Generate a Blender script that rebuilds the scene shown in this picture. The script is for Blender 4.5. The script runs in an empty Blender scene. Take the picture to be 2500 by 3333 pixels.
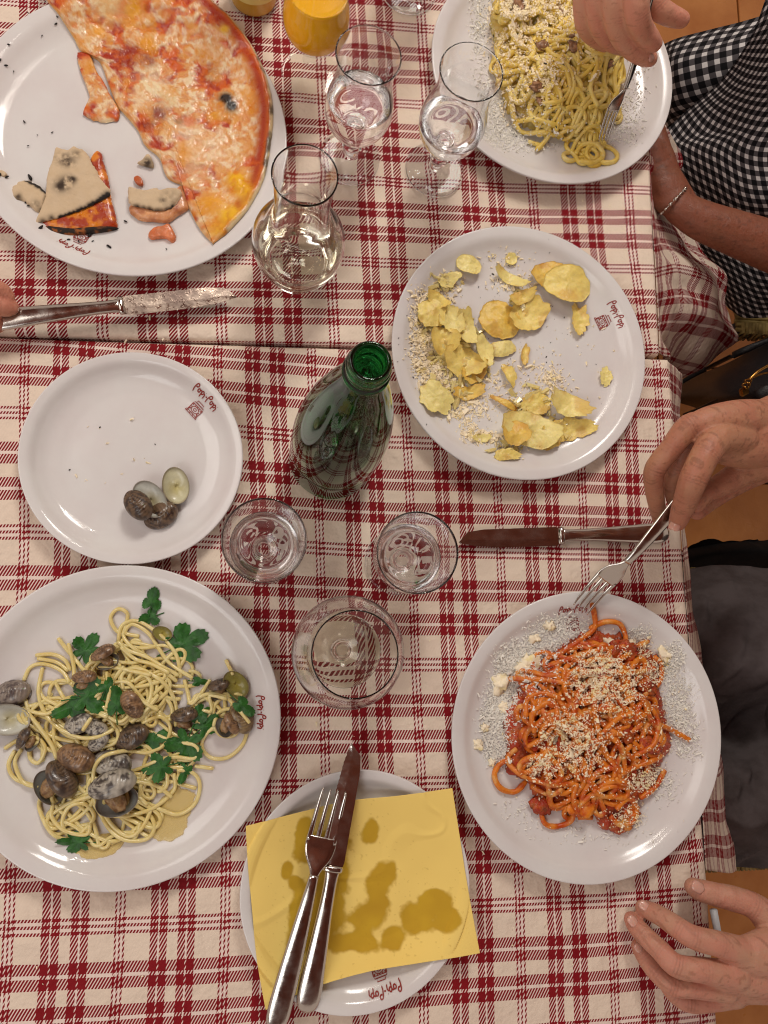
import bpy, bmesh, math, random
import numpy as np
from mathutils import Vector, Matrix
random.seed(7); RNG = np.random.default_rng(7)
SC = bpy.context.scene; COL = SC.collection
# ------------------------------------------------------------------ camera
# the viewer stands over the table; world origin is the table point straight below the lens, +Y is away (top of the picture)
CAM_H = 0.80; FPX = 2511.0; K = 2500 / 1659.0
_n = np.array([393.0, 369.0, FPX]); _n /= np.linalg.norm(_n)
_x = np.array([1.0, 0, 0]) - _n * _n[0]; _x /= np.linalg.norm(_x)
ROT = np.array([_x, np.cross(_n, _x), _n])
cam = bpy.data.cameras.new('camera'); cam_o = bpy.data.objects.new('camera', cam); COL.objects.link(cam_o)
cam.sensor_fit = 'VERTICAL'; cam.sensor_height = 24.0; cam.lens = 24.0 * FPX / 3333.0
cam.clip_start = 0.02; cam.clip_end = 50
cam_o.matrix_world = Matrix.Translation((0, 0, CAM_H)) @ Matrix(ROT.tolist()).to_4x4()
SC.camera = cam_o
def W(x, y, z=0.0):
    """the point at height z seen at column x, row y of the photograph (1659 wide copy)"""
    r = ROT @ np.array([x * K - 1250, -(y * K - 1666.5), -FPX])
    t = (CAM_H - z) / -r[2]
    return Vector((r[0] * t, r[1] * t, z))
# ------------------------------------------------------------------ world and lamps
wd = bpy.data.worlds.new('World'); SC.world = wd; wd.use_nodes = True
bg = wd.node_tree.nodes['Background']; bg.inputs[0].default_value = (0.60, 0.48, 0.41, 1); bg.inputs[1].default_value = 0.85
def lamp(name, loc, aim, size, watts, col, kind='AREA', sy=None):
    l = bpy.data.lights.new(name, kind); l.energy = watts; l.color = col
    if kind == 'AREA':
        l.size = size
        if sy: l.shape = 'RECTANGLE'; l.size_y = sy
    else: l.shadow_soft_size = size
    o = bpy.data.objects.new(name, l); COL.objects.link(o); o.location = loc
    o.rotation_euler = (Vector(aim) - Vector(loc)).to_track_quat('-Z', 'Y').to_euler()
    return o
lamp('ceiling_lamp', (0.40, 1.58, 1.55), (0.15, 0.10, 0), 0.42, 17.5, (1, 0.95, 0.88))
lamp('ceiling_lamp', (-1.0, 0.5, 1.6), (0.1, 0.1, 0), 0.8, 7.8, (1, 0.95, 0.89))
lamp('ceiling_lamp', (-0.85, -1.0, 1.7), (0.05, -0.1, 0), 0.9, 9.5, (0.97, 0.98, 0.97))
for i in range(4):
    for j in range(3):
        lamp('small_bulb', (-0.12 + i * 0.10 + 0.03 * j, 1.02 + 0.10 * j, 1.28 + 0.03 * ((i * 7 + j * 3) % 4)), (0, 0, 0), 0.013, 0.75, (1, 0.93, 0.82), 'POINT')
vs = SC.view_settings; vs.view_transform = 'Standard'; vs.look = 'None'; vs.exposure = -0.10; vs.gamma = 1
SC.render.engine = 'CYCLES'; cy = SC.cycles
cy.use_denoising = True; cy.pixel_filter_type = 'BLACKMAN_HARRIS'; cy.filter_width = 1.15; cy.max_bounces = 26; cy.transmission_bounces = 26; cy.glossy_bounces = 6; cy.diffuse_bounces = 3
cy.transparent_max_bounces = 16; cy.caustics_refractive = True; cy.caustics_reflective = False
cy.sample_clamp_indirect = 10.0; cy.blur_glossy = 0.5
try: cy.denoiser = 'OPENIMAGEDENOISE'; cy.denoising_input_passes = 'RGB_ALBEDO_NORMAL'
except Exception: pass
# ------------------------------------------------------------------ helpers
def rgb(r, g, b):
    f = lambda c: (c / 255 / 12.92) if c / 255 <= 0.04045 else ((c / 255 + 0.055) / 1.055) ** 2.4
    return (f(r), f(g), f(b))
def M(name, col, rough=0.5, metal=0.0, trans=0.0, ior=1.45, bump=None, var=None, var2=None, attr=False, coat=0.0, sss=0.0, sssr=(1, .35, .2), sscale=.004, spec=0.5, rvar=None, extra=None, fleck=None):
    m = bpy.data.materials.new(name); m.use_nodes = True; nt = m.node_tree; N = nt.nodes; L = nt.links
    b = N['Principled BSDF']; b.inputs['Base Color'].default_value = (*col, 1)
    b.inputs['Roughness'].default_value = rough; b.inputs['Metallic'].default_value = metal
    b.inputs['Transmission Weight'].default_value = trans; b.inputs['IOR'].default_value = ior
    b.inputs['Coat Weight'].default_value = coat; b.inputs['Coat Roughness'].default_value = 0.12
    b.inputs['Specular IOR Level'].default_value = spec
    if sss: b.inputs['Subsurface Weight'].default_value = sss; b.inputs['Subsurface Radius'].default_value = sssr; b.inputs['Subsurface Scale'].default_value = sscale
    tc = N.new('ShaderNodeTexCoord'); src = None
    def noise(scale, detail=4, rough_=.6):
        n = N.new('ShaderNodeTexNoise'); n.inputs['Scale'].default_value = scale; n.inputs['Detail'].default_value = detail
        n.inputs['Roughness'].default_value = rough_; L.new(tc.outputs['Object'], n.inputs['Vector']); return n
    if attr:
        a = N.new('ShaderNodeAttribute'); a.attribute_name = 'tint'; src = a.outputs['Color']
    for v in (var, var2, fleck):
        if not v: continue
        sc, c2, lo, hi = v
        n = noise(sc); r = N.new('ShaderNodeMapRange'); r.inputs['From Min'].default_value = lo; r.inputs['From Max'].default_value = hi
        L.new(n.outputs['Fac'], r.inputs['Value'])
        mx = N.new('ShaderNodeMix'); mx.data_type = 'RGBA'; L.new(r.outputs['Result'], mx.inputs['Factor'])
        if src is None: mx.inputs['A'].default_value = (*col, 1)
        else: L.new(src, mx.inputs['A'])
        mx.inputs['B'].default_value = (*c2, 1); src = mx.outputs['Result']
    if src is not None: L.new(src, b.inputs['Base Color'])
    if rvar:
        sc, r0, r1 = rvar; n = noise(sc); r = N.new('ShaderNodeMapRange'); r.inputs['From Min'].default_value = .35; r.inputs['From Max'].default_value = .65
        r.inputs['To Min'].default_value = r0; r.inputs['To Max'].default_value = r1
        L.new(n.outputs['Fac'], r.inputs['Value']); L.new(r.outputs['Result'], b.inputs['Roughness'])
    if bump:
        prev = None
        for sc, st in bump:
            n = noise(sc, 5); bp = N.new('ShaderNodeBump'); bp.inputs['Strength'].default_value = 1.0; bp.inputs['Distance'].default_value = st
            L.new(n.outputs['Fac'], bp.inputs['Height'])
            if prev: L.new(prev.outputs['Normal'], bp.inputs['Normal'])
            prev = bp
        L.new(prev.outputs['Normal'], b.inputs['Normal'])
    return m
class Nt:
    """small math-node builder"""
    def __init__(s, nt): s.N = nt.nodes; s.L = nt.links
    def m(s, op, a, b=None, c=None):
        n = s.N.new('ShaderNodeMath'); n.operation = op
        for i, v in enumerate((a, b, c)):
            if v is None: continue
            if isinstance(v, (int, float)): n.inputs[i].default_value = v
            else: s.L.new(v, n.inputs[i])
        return n.outputs[0]
    def mix(s, f, a, b):
        n = s.N.new('ShaderNodeMix'); n.data_type = 'RGBA'; s.L.new(f, n.inputs['Factor'])
        for k, v in (('A', a), ('B', b)):
            if isinstance(v, tuple): n.inputs[k].default_value = (*v, 1)
            else: s.L.new(v, n.inputs[k])
        return n.outputs['Result']
def plaid_material():
    m = M('plaid_cotton', rgb(226, 206, 176), 0.75, bump=[(11, .012), (60, .0008), (1400, .00012)], spec=.25); nt = m.node_tree; q = Nt(nt)
    uv = nt.nodes.new('ShaderNodeUVMap'); uv.uv_map = 'weave'; sp = nt.nodes.new('ShaderNodeSeparateXYZ'); nt.links.new(uv.outputs[0], sp.inputs[0])
    U, V = sp.outputs[0], sp.outputs[1]
    def bands(t, pc, pw, gap, l0, l1, l2):
        d = q.m('ABSOLUTE', q.m('SUBTRACT', q.m('FRACT', t), 0.5))
        a = q.m('ABSOLUTE', q.m('SUBTRACT', d, pc))
        inpair = q.m('LESS_THAN', a, pw); pair = q.m('MULTIPLY', inpair, q.m('GREATER_THAN', a, gap))
        e = q.m('SUBTRACT', 0.5, d); intri = q.m('LESS_THAN', e, l2)
        tri = q.m('ADD', q.m('LESS_THAN', e, l0), q.m('MULTIPLY', q.m('GREATER_THAN', e, l1), intri))
        return q.m('ADD', pair, tri), q.m('MAXIMUM', inpair, intri)
    wu, ru = bands(U, .131, .081, .0085, .0095, .029, .049)
    wv, rv = bands(V, .150, .094, .013, .012, .036, .060)
    h = q.m('LESS_THAN', q.m('FRACT', q.m('ADD', q.m('MULTIPLY', U, 33.0), q.m('MULTIPLY', V, 23.0))), .63)
    h2 = q.m('GREATER_THAN', q.m('FRACT', q.m('ADD', q.m('MULTIPLY', U, 33.0), q.m('MULTIPLY', V, 23.0))), .37)
    red = q.m('MAXIMUM', q.m('MULTIPLY', wu, h), q.m('MULTIPLY', wv, h2))
    reg = q.m('MAXIMUM', ru, rv)
    tw = q.m('MULTIPLY', q.m('FRACT', q.m('ADD', q.m('MULTIPLY', U, 33.0), q.m('MULTIPLY', V, 23.0))), .12)
    n = nt.nodes.new('ShaderNodeTexNoise'); n.inputs['Scale'].default_value = 9; n.inputs['Detail'].default_value = 5
    tc = nt.nodes.new('ShaderNodeTexCoord'); nt.links.new(tc.outputs['Object'], n.inputs['Vector'])
    st = q.m('MULTIPLY', q.m('SUBTRACT', n.outputs['Fac'], .45), 1.2)
    st.node.use_clamp = True
    base = q.mix(st, rgb(238, 220, 200), rgb(231, 206, 190))
    base = q.mix(tw, base, rgb(218, 186, 166))
    base = q.mix(reg, base, rgb(241, 220, 208))
    n2 = nt.nodes.new('ShaderNodeTexNoise'); n2.inputs['Scale'].default_value = 40; nt.links.new(tc.outputs['Object'], n2.inputs['Vector'])
    col = q.mix(red, base, q.mix(n2.outputs['Fac'], rgb(126, 10, 20), rgb(146, 22, 32)))
    nt.links.new(col, nt.nodes['Principled BSDF'].inputs['Base Color'])
    return m
def tag(o, label=None, cat=None, group=None, kind=None):
    for k, v in (('label', label), ('category', cat), ('group', group), ('kind', kind)):
        if v: o[k] = v
    return o
def thing(name, loc, label, cat, group=None):
    o = bpy.data.objects.new(name, None); COL.objects.link(o); o.location = loc; o.empty_display_size = .01
    return tag(o, label, cat, group)
def wloc(o):
    v = Vector((0, 0, 0))
    while o is not None: v += o.location; o = o.parent
    return v
def mesh(name, V, F, mat, parent=None, smooth=True, uv=None, tint=None):
    """vertices in world metres; becomes one object, moved under its parent without changing place"""
    V = np.asarray(V, float)
    me = bpy.data.meshes.new(name); o = bpy.data.objects.new(name, me); COL.objects.link(o)
    org = wloc(parent) if parent is not None else Vector(V.mean(0).tolist())
    if parent is None: o.location = org
    else: o.parent = parent
    me.from_pydata((V - np.array(org)).tolist(), [], F); me.materials.append(mat)
    if smooth: me.polygons.foreach_set('use_smooth', [True] * len(me.polygons))
    if uv is not None:
        ul = me.uv_layers.new(name='weave'); idx = np.zeros(len(me.loops), int); me.loops.foreach_get('vertex_index', idx)
        ul.data.foreach_set('uv', np.asarray(uv, float)[idx].ravel())
    if tint is not None:
        ca = me.color_attributes.new('tint', 'FLOAT_COLOR', 'POINT'); t = np.ones((len(V), 4)); t[:, :3] = tint
        ca.data.foreach_set('color', t.ravel())
    me.update(); return o
def grid_faces(nu, nv, wrap=False):
    F = []
    for i in range(nu - 1):
        for j in range(nv if wrap else nv - 1):
            j2 = (j + 1) % nv; F.append((i * nv + j, i * nv + j2, (i + 1) * nv + j2, (i + 1) * nv + j))
    return F
def lathe(c, prof, seg=72, dz=0.0):
    """surface of revolution; profile points (r, z)"""
    V = []; F = []
    a = np.linspace(0, 2 * np.pi, seg, endpoint=False)
    for r, z in prof:
        r = max(r, 1e-5); V += [(c[0] + r * math.cos(t), c[1] + r * math.sin(t), dz + z) for t in a]
    F = grid_faces(len(prof), seg, True)
    return V, F
def smoothprof(pts, n=5):
    """Catmull-Rom through profile points"""
    P = [np.array(p, float) for p in pts]; out = []
    for i in range(len(P) - 1):
        p0 = P[max(i - 1, 0)]; p1 = P[i]; p2 = P[i + 1]; p3 = P[min(i + 2, len(P) - 1)]
        for k in range(n):
            t = k / n
            out.append(.5 * ((2 * p1) + (-p0 + p2) * t + (2 * p0 - 5 * p1 + 4 * p2 - p3) * t * t + (-p0 + 3 * p1 - 3 * p2 + p3) * t ** 3))
    out.append(P[-1]); return np.array(out)
def tube(path, rad, sides=8, squash=1.0, cap=True):
    P = np.asarray(path, float); n = len(P); rad = np.broadcast_to(np.asarray(rad, float), (n,))
    T = np.gradient(P, axis=0); T /= np.linalg.norm(T, axis=1)[:, None] + 1e-12
    up = np.array([0, 0, 1.0]); S = np.cross(T, up); bad = np.linalg.norm(S, axis=1) < .2; S[bad] = np.cross(T[bad], [0, 1.0, 0]); S /= np.linalg.norm(S, axis=1)[:, None]
    for i in range(1, n):
        if np.dot(S[i], S[i - 1]) < 0 and np.linalg.norm(S[i] - S[i - 1]) > 1.8 and bad[i]: S[i] = -S[i]
    B = np.cross(S, T)
    a = np.linspace(0, 2 * np.pi, sides, endpoint=False)
    V = (P[:, None] + rad[:, None, None] * (np.cos(a)[None, :, None] * S[:, None] + squash * np.sin(a)[None, :, None] * B[:, None])).reshape(-1, 3)
    F = grid_faces(n, sides, True)
    if cap: F.append(tuple(range(sides))[::-1]); F.append(tuple(range((n - 1) * sides, n * sides)))
    return V.tolist(), F
def join(parts):
    V = []; F = []
    for v, f in parts:
        k = len(V); V += [tuple(p) for p in v]; F += [tuple(i + k for i in q) for q in f]
    return V, F
def vnoise(x, y, seed=0, octv=4, f=1.0):
    x = np.asarray(x, float) * f + 37.7 * seed; y = np.asarray(y, float) * f - 11.3 * seed; out = 0; amp = 1; tot = 0
    for o in range(octv):
        xi = np.floor(x).astype(int); yi = np.floor(y).astype(int); fx = x - xi; fy = y - yi
        fx = fx * fx * (3 - 2 * fx); fy = fy * fy * (3 - 2 * fy)
        def hsh(a, b):
            v = np.sin(a * 127.1 + b * 311.7 + seed * 74.7) * 43758.5453; return v - np.floor(v)
        v = (hsh(xi, yi) * (1 - fx) + hsh(xi + 1, yi) * fx) * (1 - fy) + (hsh(xi, yi + 1) * (1 - fx) + hsh(xi + 1, yi + 1) * fx) * fy
        out = out + amp * v; tot += amp; amp *= .5; x = x * 2.03 + 5.1; y = y * 2.03 + 1.7
    return out / tot
def sstep(a, b, x): t = np.clip((x - a) / (b - a), 0, 1); return t * t * (3 - 2 * t)
def spline(pts, step):
    """smooth curve through points, evenly resampled"""
    P = smoothprof(pts, 12); d = np.r_[0, np.cumsum(np.linalg.norm(np.diff(P, axis=0), axis=1))]
    n = max(3, int(d[-1] / step) + 1); t = np.linspace(0, d[-1], n)
    return np.stack([np.interp(t, d, P[:, k]) for k in range(P.shape[1])], 1)
def loft(rows, nu, nv):
    """bicubic surface through a coarse grid of points -> (V nu*nv, (u,v) params)"""
    A = np.array(rows, float)
    def rs(A, n):
        m = len(A); out = []
        for t in np.linspace(0, m - 1, n):
            i = min(int(t), m - 2); f = t - i
            p0, p1, p2, p3 = A[max(i - 1, 0)], A[i], A[i + 1], A[min(i + 2, m - 1)]
            out.append(.5 * ((2 * p1) + (-p0 + p2) * f + (2 * p0 - 5 * p1 + 4 * p2 - p3) * f * f + (-p0 + 3 * p1 - 3 * p2 + p3) * f ** 3))
        return np.array(out)
    B = rs(A, nu); C = rs(B.transpose(1, 0, 2), nv).transpose(1, 0, 2)
    return C
def thicken(C, th):
    """closed slab from a grid surface (nu,nv,3)"""
    nu, nv, _ = C.shape
    du = np.gradient(C, axis=0); dv = np.gradient(C, axis=1); n = np.cross(du, dv); n /= np.linalg.norm(n, axis=2)[..., None] + 1e-12
    if n[..., 2].mean() < 0: n = -n
    V = np.concatenate([C.reshape(-1, 3), (C - n * th).reshape(-1, 3)]); g = grid_faces(nu, nv); k = nu * nv
    F = list(g) + [tuple(i + k for i in f[::-1]) for f in g]
    bd = [(0, j) for j in range(nv)] + [(i, nv - 1) for i in range(1, nu)] + [(nu - 1, j) for j in range(nv - 2, -1, -1)] + [(i, 0) for i in range(nu - 2, 0, -1)]
    ids = [i * nv + j for i, j in bd]
    for a, b in zip(ids, ids[1:] + ids[:1]): F.append((b, a, a + k, b + k))
    return V, F
def disc_slab(outline, c, rings, top, bot, roundness=.35):
    """closed slab inside an outline star-shaped about c; top(x,y,e)/bot(x,y,e) give heights, e = 0 centre .. 1 edge"""
    O = np.asarray(outline, float); n = len(O); c = np.array(c, float)
    ss = np.r_[np.linspace(0, 1, rings) ** .85]; V = []; 
    X = c[None, None] + ss[:, None, None] * (O[None] - c)
    E = np.repeat(ss[:, None], n, 1)
    zt = top(X[..., 0], X[..., 1], E); zb = bot(X[..., 0], X[..., 1], E)
    Vt = np.dstack([X, zt]).reshape(-1, 3); Vb = np.dstack([X, zb]).reshape(-1, 3)
    g = grid_faces(rings, n, True); k = rings * n
    F = [f[::-1] for f in g] + [tuple(i + k for i in f) for f in g]
    e0 = (rings - 1) * n
    for j in range(n): j2 = (j + 1) % n; F.append((e0 + j, e0 + k + j, e0 + k + j2, e0 + j2))
    for f in range(len(F)): pass
    return np.concatenate([Vt, Vb]), F, X, E
def outline(pts, step=.0015, rough=0.0, seed=1):
    """closed smooth outline from D-pixel points already in world xy"""
    P = np.array([p[:2] for p in pts]); n = len(P); Q = np.vstack([P[-1], P, P[0], P[1]]); out = []
    for i in range(1, n + 1):
        p0, p1, p2, p3 = Q[i - 1], Q[i], Q[i + 1], Q[i + 2]; m = max(2, int(np.linalg.norm(p2 - p1) / step))
        for k_ in range(m):
            t = k_ / m; out.append(.5 * ((2 * p1) + (-p0 + p2) * t + (2 * p0 - 5 * p1 + 4 * p2 - p3) * t * t + (-p0 + 3 * p1 - 3 * p2 + p3) * t ** 3))
    out = np.array(out)
    if rough:
        c = out.mean(0); d = out - c; out = c + d * (1 + rough * (vnoise(out[:, 0], out[:, 1], seed, 3, 260) - .5) * 2)[:, None]
    return out
def remesh(name, V, F, mat, parent, voxel, smooth_it=6, factor=.5):
    """fuse overlapping closed volumes into one continuous skin"""
    V = np.asarray(V, float)
    me = bpy.data.meshes.new('tmp'); o = bpy.data.objects.new('tmp', me); COL.objects.link(o); me.from_pydata(V.tolist(), [], F)
    r = o.modifiers.new('r', 'REMESH'); r.mode = 'VOXEL'; r.voxel_size = voxel
    s = o.modifiers.new('s', 'SMOOTH'); s.iterations = smooth_it; s.factor = factor
    dg = bpy.context.evaluated_depsgraph_get(); ev = o.evaluated_get(dg); m2 = bpy.data.meshes.new_from_object(ev)
    n = len(m2.vertices); co = np.zeros(n * 3); m2.vertices.foreach_get('co', co); co = co.reshape(-1, 3)
    fs = [tuple(p.vertices) for p in m2.polygons]
    bpy.data.objects.remove(o); bpy.data.meshes.remove(me); bpy.data.meshes.remove(m2)
    return mesh(name, co, fs, mat, parent)
def ball(c, r, seg=16, sc=(1, 1, 1)):
    V = []; n = seg // 2
    for i in range(n + 1):
        p = math.pi * i / n
        for j in range(seg):
            a = 2 * math.pi * j / seg; V.append((c[0] + r * sc[0] * math.sin(p) * math.cos(a), c[1] + r * sc[1] * math.sin(p) * math.sin(a), c[2] + r * sc[2] * math.cos(p)))
    return V, [f[::-1] for f in grid_faces(n + 1, seg, True)]
def limb(pts, squash=1.0, sides=18):
    """rounded tapering limb through (x,y,z,r) in world metres"""
    Q = spline([tuple(p) for p in pts], .003); P = Q[:, :3]; r = Q[:, 3].copy()
    T0 = P[0] - P[1]; T0 /= np.linalg.norm(T0); T1 = P[-1] - P[-2]; T1 /= np.linalg.norm(T1)
    a = np.linspace(0, np.pi / 2, 6)[1:]
    pre = [P[0] + T0 * r[0] * math.sin(t) for t in a][::-1]; rp = [max(r[0] * math.cos(t), 1e-4) for t in a][::-1]
    post = [P[-1] + T1 * r[-1] * math.sin(t) for t in a]; rq = [max(r[-1] * math.cos(t), 1e-4) for t in a]
    return tube(np.array(pre + list(P) + post), np.array(rp + list(r) + rq), sides, squash)
# ------------------------------------------------------------------ materials
MAT = dict(
    plaid=plaid_material(),
    china=M('glazed_china', rgb(228, 225, 222), 0.18, var=(14, rgb(221, 213, 211), .35, .75), coat=0, rvar=(11, .05, .20), spec=.5),
    print_=M('printed_red', rgb(146, 36, 24), 0.35),
    glass=M('clear_glass', (1, 1, 1), 0.0, trans=1, ior=1.40),
    thin_glass=None,
    water=M('water', (1, 1, 1), 0.0, trans=1, ior=1.33),
    wine=M('white_wine', rgb(254, 251, 240), 0.0, trans=1, ior=1.34),
    green=M('green_glass', (0.020, 0.24, 0.055), 0.02, trans=1, ior=1.5),
    amber=M('amber_glass', rgb(248, 226, 180), 0.03, trans=1, ior=1.5),
    juice=M('orange_juice', rgb(252, 184, 22), 0.12),
    beer=M('orange_drink', rgb(226, 172, 66), 0.15),
    steel=M('polished_steel', rgb(205, 198, 190), 0.13, metal=1, bump=[(90, .00012)], rvar=(60, .09, .24)),
    steel_worn=M('greasy_steel', rgb(128, 112, 104), 0.22, metal=1, bump=[(420, .0002)], rvar=(200, .2, .55), fleck=(26, rgb(188, 172, 158), .46, .62)),
    paper_label=M('paper_label', rgb(238, 214, 130), 0.6),
    ink=M('dark_ink', rgb(30, 26, 34), 0.5),
    wood=M('dark_wood', rgb(48, 30, 20), 0.5),
    tile=M('terracotta_tile', rgb(204, 136, 72), 0.38, var=(7, rgb(178, 108, 50), .35, .7), bump=[(40, .0012)], rvar=(6, .25, .5)),
    grout=M('grout', rgb(74, 50, 34), 0.9, bump=[(300, .001)]),
)
def thin_glass():
    m = bpy.data.materials.new('thin_clear_glass'); m.use_nodes = True; nt = m.node_tree; N = nt.nodes; N.remove(N['Principled BSDF'])
    t = N.new('ShaderNodeBsdfTransparent'); g = N.new('ShaderNodeBsdfGlossy'); g.inputs['Roughness'].default_value = 0.02; lw = N.new('ShaderNodeLayerWeight'); lw.inputs['Blend'].default_value = .3; f = N.new('ShaderNodeMapRange'); f.inputs['To Min'].default_value = .03; f.inputs['To Max'].default_value = .45; pw = N.new('ShaderNodeMath'); pw.operation = 'POWER'; pw.inputs[1].default_value = 3; nt.links.new(lw.outputs['Facing'], pw.inputs[0]); nt.links.new(pw.outputs[0], f.inputs['Value']); x = N.new('ShaderNodeMixShader')
    t.inputs['Color'].default_value = (.97, .97, .96, 1)
    nt.links.new(f.outputs[0], x.inputs[0]); nt.links.new(t.outputs[0], x.inputs[1]); nt.links.new(g.outputs[0], x.inputs[2]); nt.links.new(x.outputs[0], N['Material Output'].inputs['Surface']); return m
MAT['thin_glass'] = thin_glass()
# ------------------------------------------------------------------ floor: terracotta tiles
FZ = -0.75
fa = W(1590, 0, FZ); fb = W(1600, 60, FZ); fyaw = math.radians(2.5); TS = 0.262
gr = mesh('floor', [(-3, -3, FZ - .006), (4, -3, FZ - .006), (4, 4, FZ - .006), (-3, 4, FZ - .006)], [(0, 1, 2, 3)], MAT['grout'], smooth=False); gr['kind'] = 'structure'
o0 = W(1594, 30, FZ); oy = W(1560, 1041, FZ)
tm = None; c_, s_ = math.cos(fyaw), math.sin(fyaw)
for i in range(-4, 4):
    for j in range(-9, 4):
        x = o0.x + (i + .5) * TS; y = oy.y + (j + .5 + 3) * TS
        if tm is None:
            bm = bmesh.new(); bmesh.ops.create_cube(bm, size=1); bmesh.ops.scale(bm, vec=(TS - .005, TS - .005, .012), verts=bm.verts)
            bmesh.ops.bevel(bm, geom=list(bm.edges), offset=.0016, segments=1, affect='EDGES'); tm = bpy.data.meshes.new('tile'); bm.to_mesh(tm); bm.free(); tm.materials.append(MAT['tile'])
        t = bpy.data.objects.new('tile', tm); COL.objects.link(t); t.parent = gr
        t.location = Vector((x, y, FZ - .003 + random.uniform(-.0006, .0006))) - gr.location
        t.rotation_euler = (random.uniform(-.002, .002), random.uniform(-.002, .002), random.uniform(-.004, .004))
cl = mesh('ceiling', [(-2.3, -2.3, 2.05), (2.6, -2.3, 2.05), (2.6, 2.6, 2.05), (-2.3, 2.6, 2.05), (-2.3, -2.3, 2.09), (2.6, -2.3, 2.09), (2.6, 2.6, 2.09), (-2.3, 2.6, 2.09)], [(3, 2, 1, 0), (4, 5, 6, 7)] + [(i, (i + 1) % 4, (i + 1) % 4 + 4, i + 4) for i in range(4)], M('brown_ceiling', rgb(150, 84, 64), .8, var=(2, rgb(112, 58, 44), .4, .6)), smooth=False); cl['kind'] = 'structure'
# ------------------------------------------------------------------ tablecloths
PL, PS = .12031, .0978
FIT = {2: (.01371, -.2321, -.2839, PS, PL), 1: (.05488, -.18094, .4800, PL, PS)}
OBS = {2: [(0, 0, 37, 3010), (1, 0, 391, 3017), (2, 0, 736, 2996), (5, 0, 1695, 2945), (6, 0, 1994, 2938), (5, -3, 1627, 1799), (6, -3, 1904, 1806), (7, -3, 2167, 1812), (4, -2, 1350, 2163), (4, -4, 1324, 1445), (0, -4, 80, 1339), (0, -3, 82, 1725),
           (0, None, 80, 1187), (1, None, 393, 1120), (2, None, 709, 1140), (3, None, 1009, 1141), (3, None, 1050, 1924), (3, None, 1058, 2382), (4, None, 1369, 2430), (6, None, 1892, 1545), (None, -2, 896, 2153)],
       1: [(3, 0, 1404, 599), (4, 0, 1732, 611), (5, 0, 2050, 613), (5, 1, 2061, 879), (5, 2, 2113, 1134), (0, None, 333, 1057), (1, None, 723, 1043), (4, None, 1744, 705), (None, 0, 1119, 584), (None, 1, 1119, 850), (None, -1, 1323, 338), (None, -2, 1380, 92)]}
def base_uv(w, P):
    rot, x0, y0, pu, pv = FIT[w]; c, s = math.cos(rot), math.sin(rot); d = np.asarray(P)[..., :2] - np.array([x0, y0])
    return np.stack([(c * d[..., 0] + s * d[..., 1]) / pu, -(-s * d[..., 0] + c * d[..., 1]) / pv], -1)
WARP = {}
for w, lst in OBS.items():
    for a in (0, 1):
        pts = [(W(x / K, y / K), v[a]) for v, x, y in [((u, v), x, y) for u, v, x, y in lst] if v[a] is not None]
        P = np.array([p[0][:2] for p in pts]); t = np.array([p[1] for p in pts]) - base_uv(w, P)[:, a]
        G = np.exp(-((P[:, None] - P[None]) ** 2).sum(-1) / (2 * .11 ** 2)); WARP[w, a] = (P, np.linalg.solve(G + .25 * np.eye(len(P)), t))
def cloth_uv(w, P):
    P = np.asarray(P)[..., :2]; uv = base_uv(w, P); sh = P.shape[:-1]; Q = P.reshape(-1, 2)
    for a in (0, 1):
        C, k_ = WARP[w, a]; uv[..., a] += (np.exp(-((Q[:, None] - C[None]) ** 2).sum(-1) / (2 * .11 ** 2)) @ k_).reshape(sh)
    # light tugging of the weave, so that the lines waver as pressed cotton does
    uv[..., 0] += .02 * (vnoise(P[..., 0], P[..., 1], 3 + w, 3, 9) - .5); uv[..., 1] += .02 * (vnoise(P[..., 0], P[..., 1], 8 + w, 3, 9) - .5)
    return uv
def bend(t, r=.006):
    t = np.asarray(t, float); q = r * math.pi / 2
    out = np.where(t < 0, t, np.where(t < q, r * np.sin(np.clip(t, 0, q) / r), r)); dn = np.where(t < 0, 0, np.where(t < q, r * (1 - np.cos(np.clip(t, 0, q) / r)), r + t - q))
    return out, dn
def wrinkle(x, y, w):
    return .0060 * (vnoise(x, y, 5 + w, 2, 6) - .5) + .0030 * (1 - np.abs(vnoise(x + .2 * y, y, 15 + w, 2, 9) - .5) * 14).clip(0, 1) * .4 + .0014 * (vnoise(x + .4 * y, y, 9 + w, 2, 24) - .5)
def cloth_top(w, O, e1, e2, la, lb, skirt_a, skirt_b, na, nb):
    """O corner; a runs along e1 (bends over the edge at a = 0 .. skirt), b along e2"""
    A = np.r_[np.linspace(-la, -.012, na), np.linspace(-.010, skirt_a, 26)]; B = np.r_[np.linspace(-lb, -.012, nb), np.linspace(-.010, skirt_b, 26)]
    a, b = np.meshgrid(A, B, indexing='ij'); oa, da = bend(a + .006); ob, db = bend(b + .006); oa = oa - .006; ob = ob - .006
    XY = O[None, None, :2] + oa[..., None] * e1[:2] + ob[..., None] * e2[:2]; FL = O[None, None, :2] + a[..., None] * e1[:2] + b[..., None] * e2[:2]
    # where both edges bend the corner is soft
    z = -np.sqrt(da ** 2 + db ** 2) + wrinkle(FL[..., 0], FL[..., 1], w) * np.exp(-(da + db) * 60)
    V = np.dstack([XY, z]); return V.reshape(-1, 3), grid_faces(len(A), len(B)), cloth_uv(w, FL).reshape(-1, 2)
def unit(v): v = np.array(v, float); return v / np.linalg.norm(v)
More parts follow.
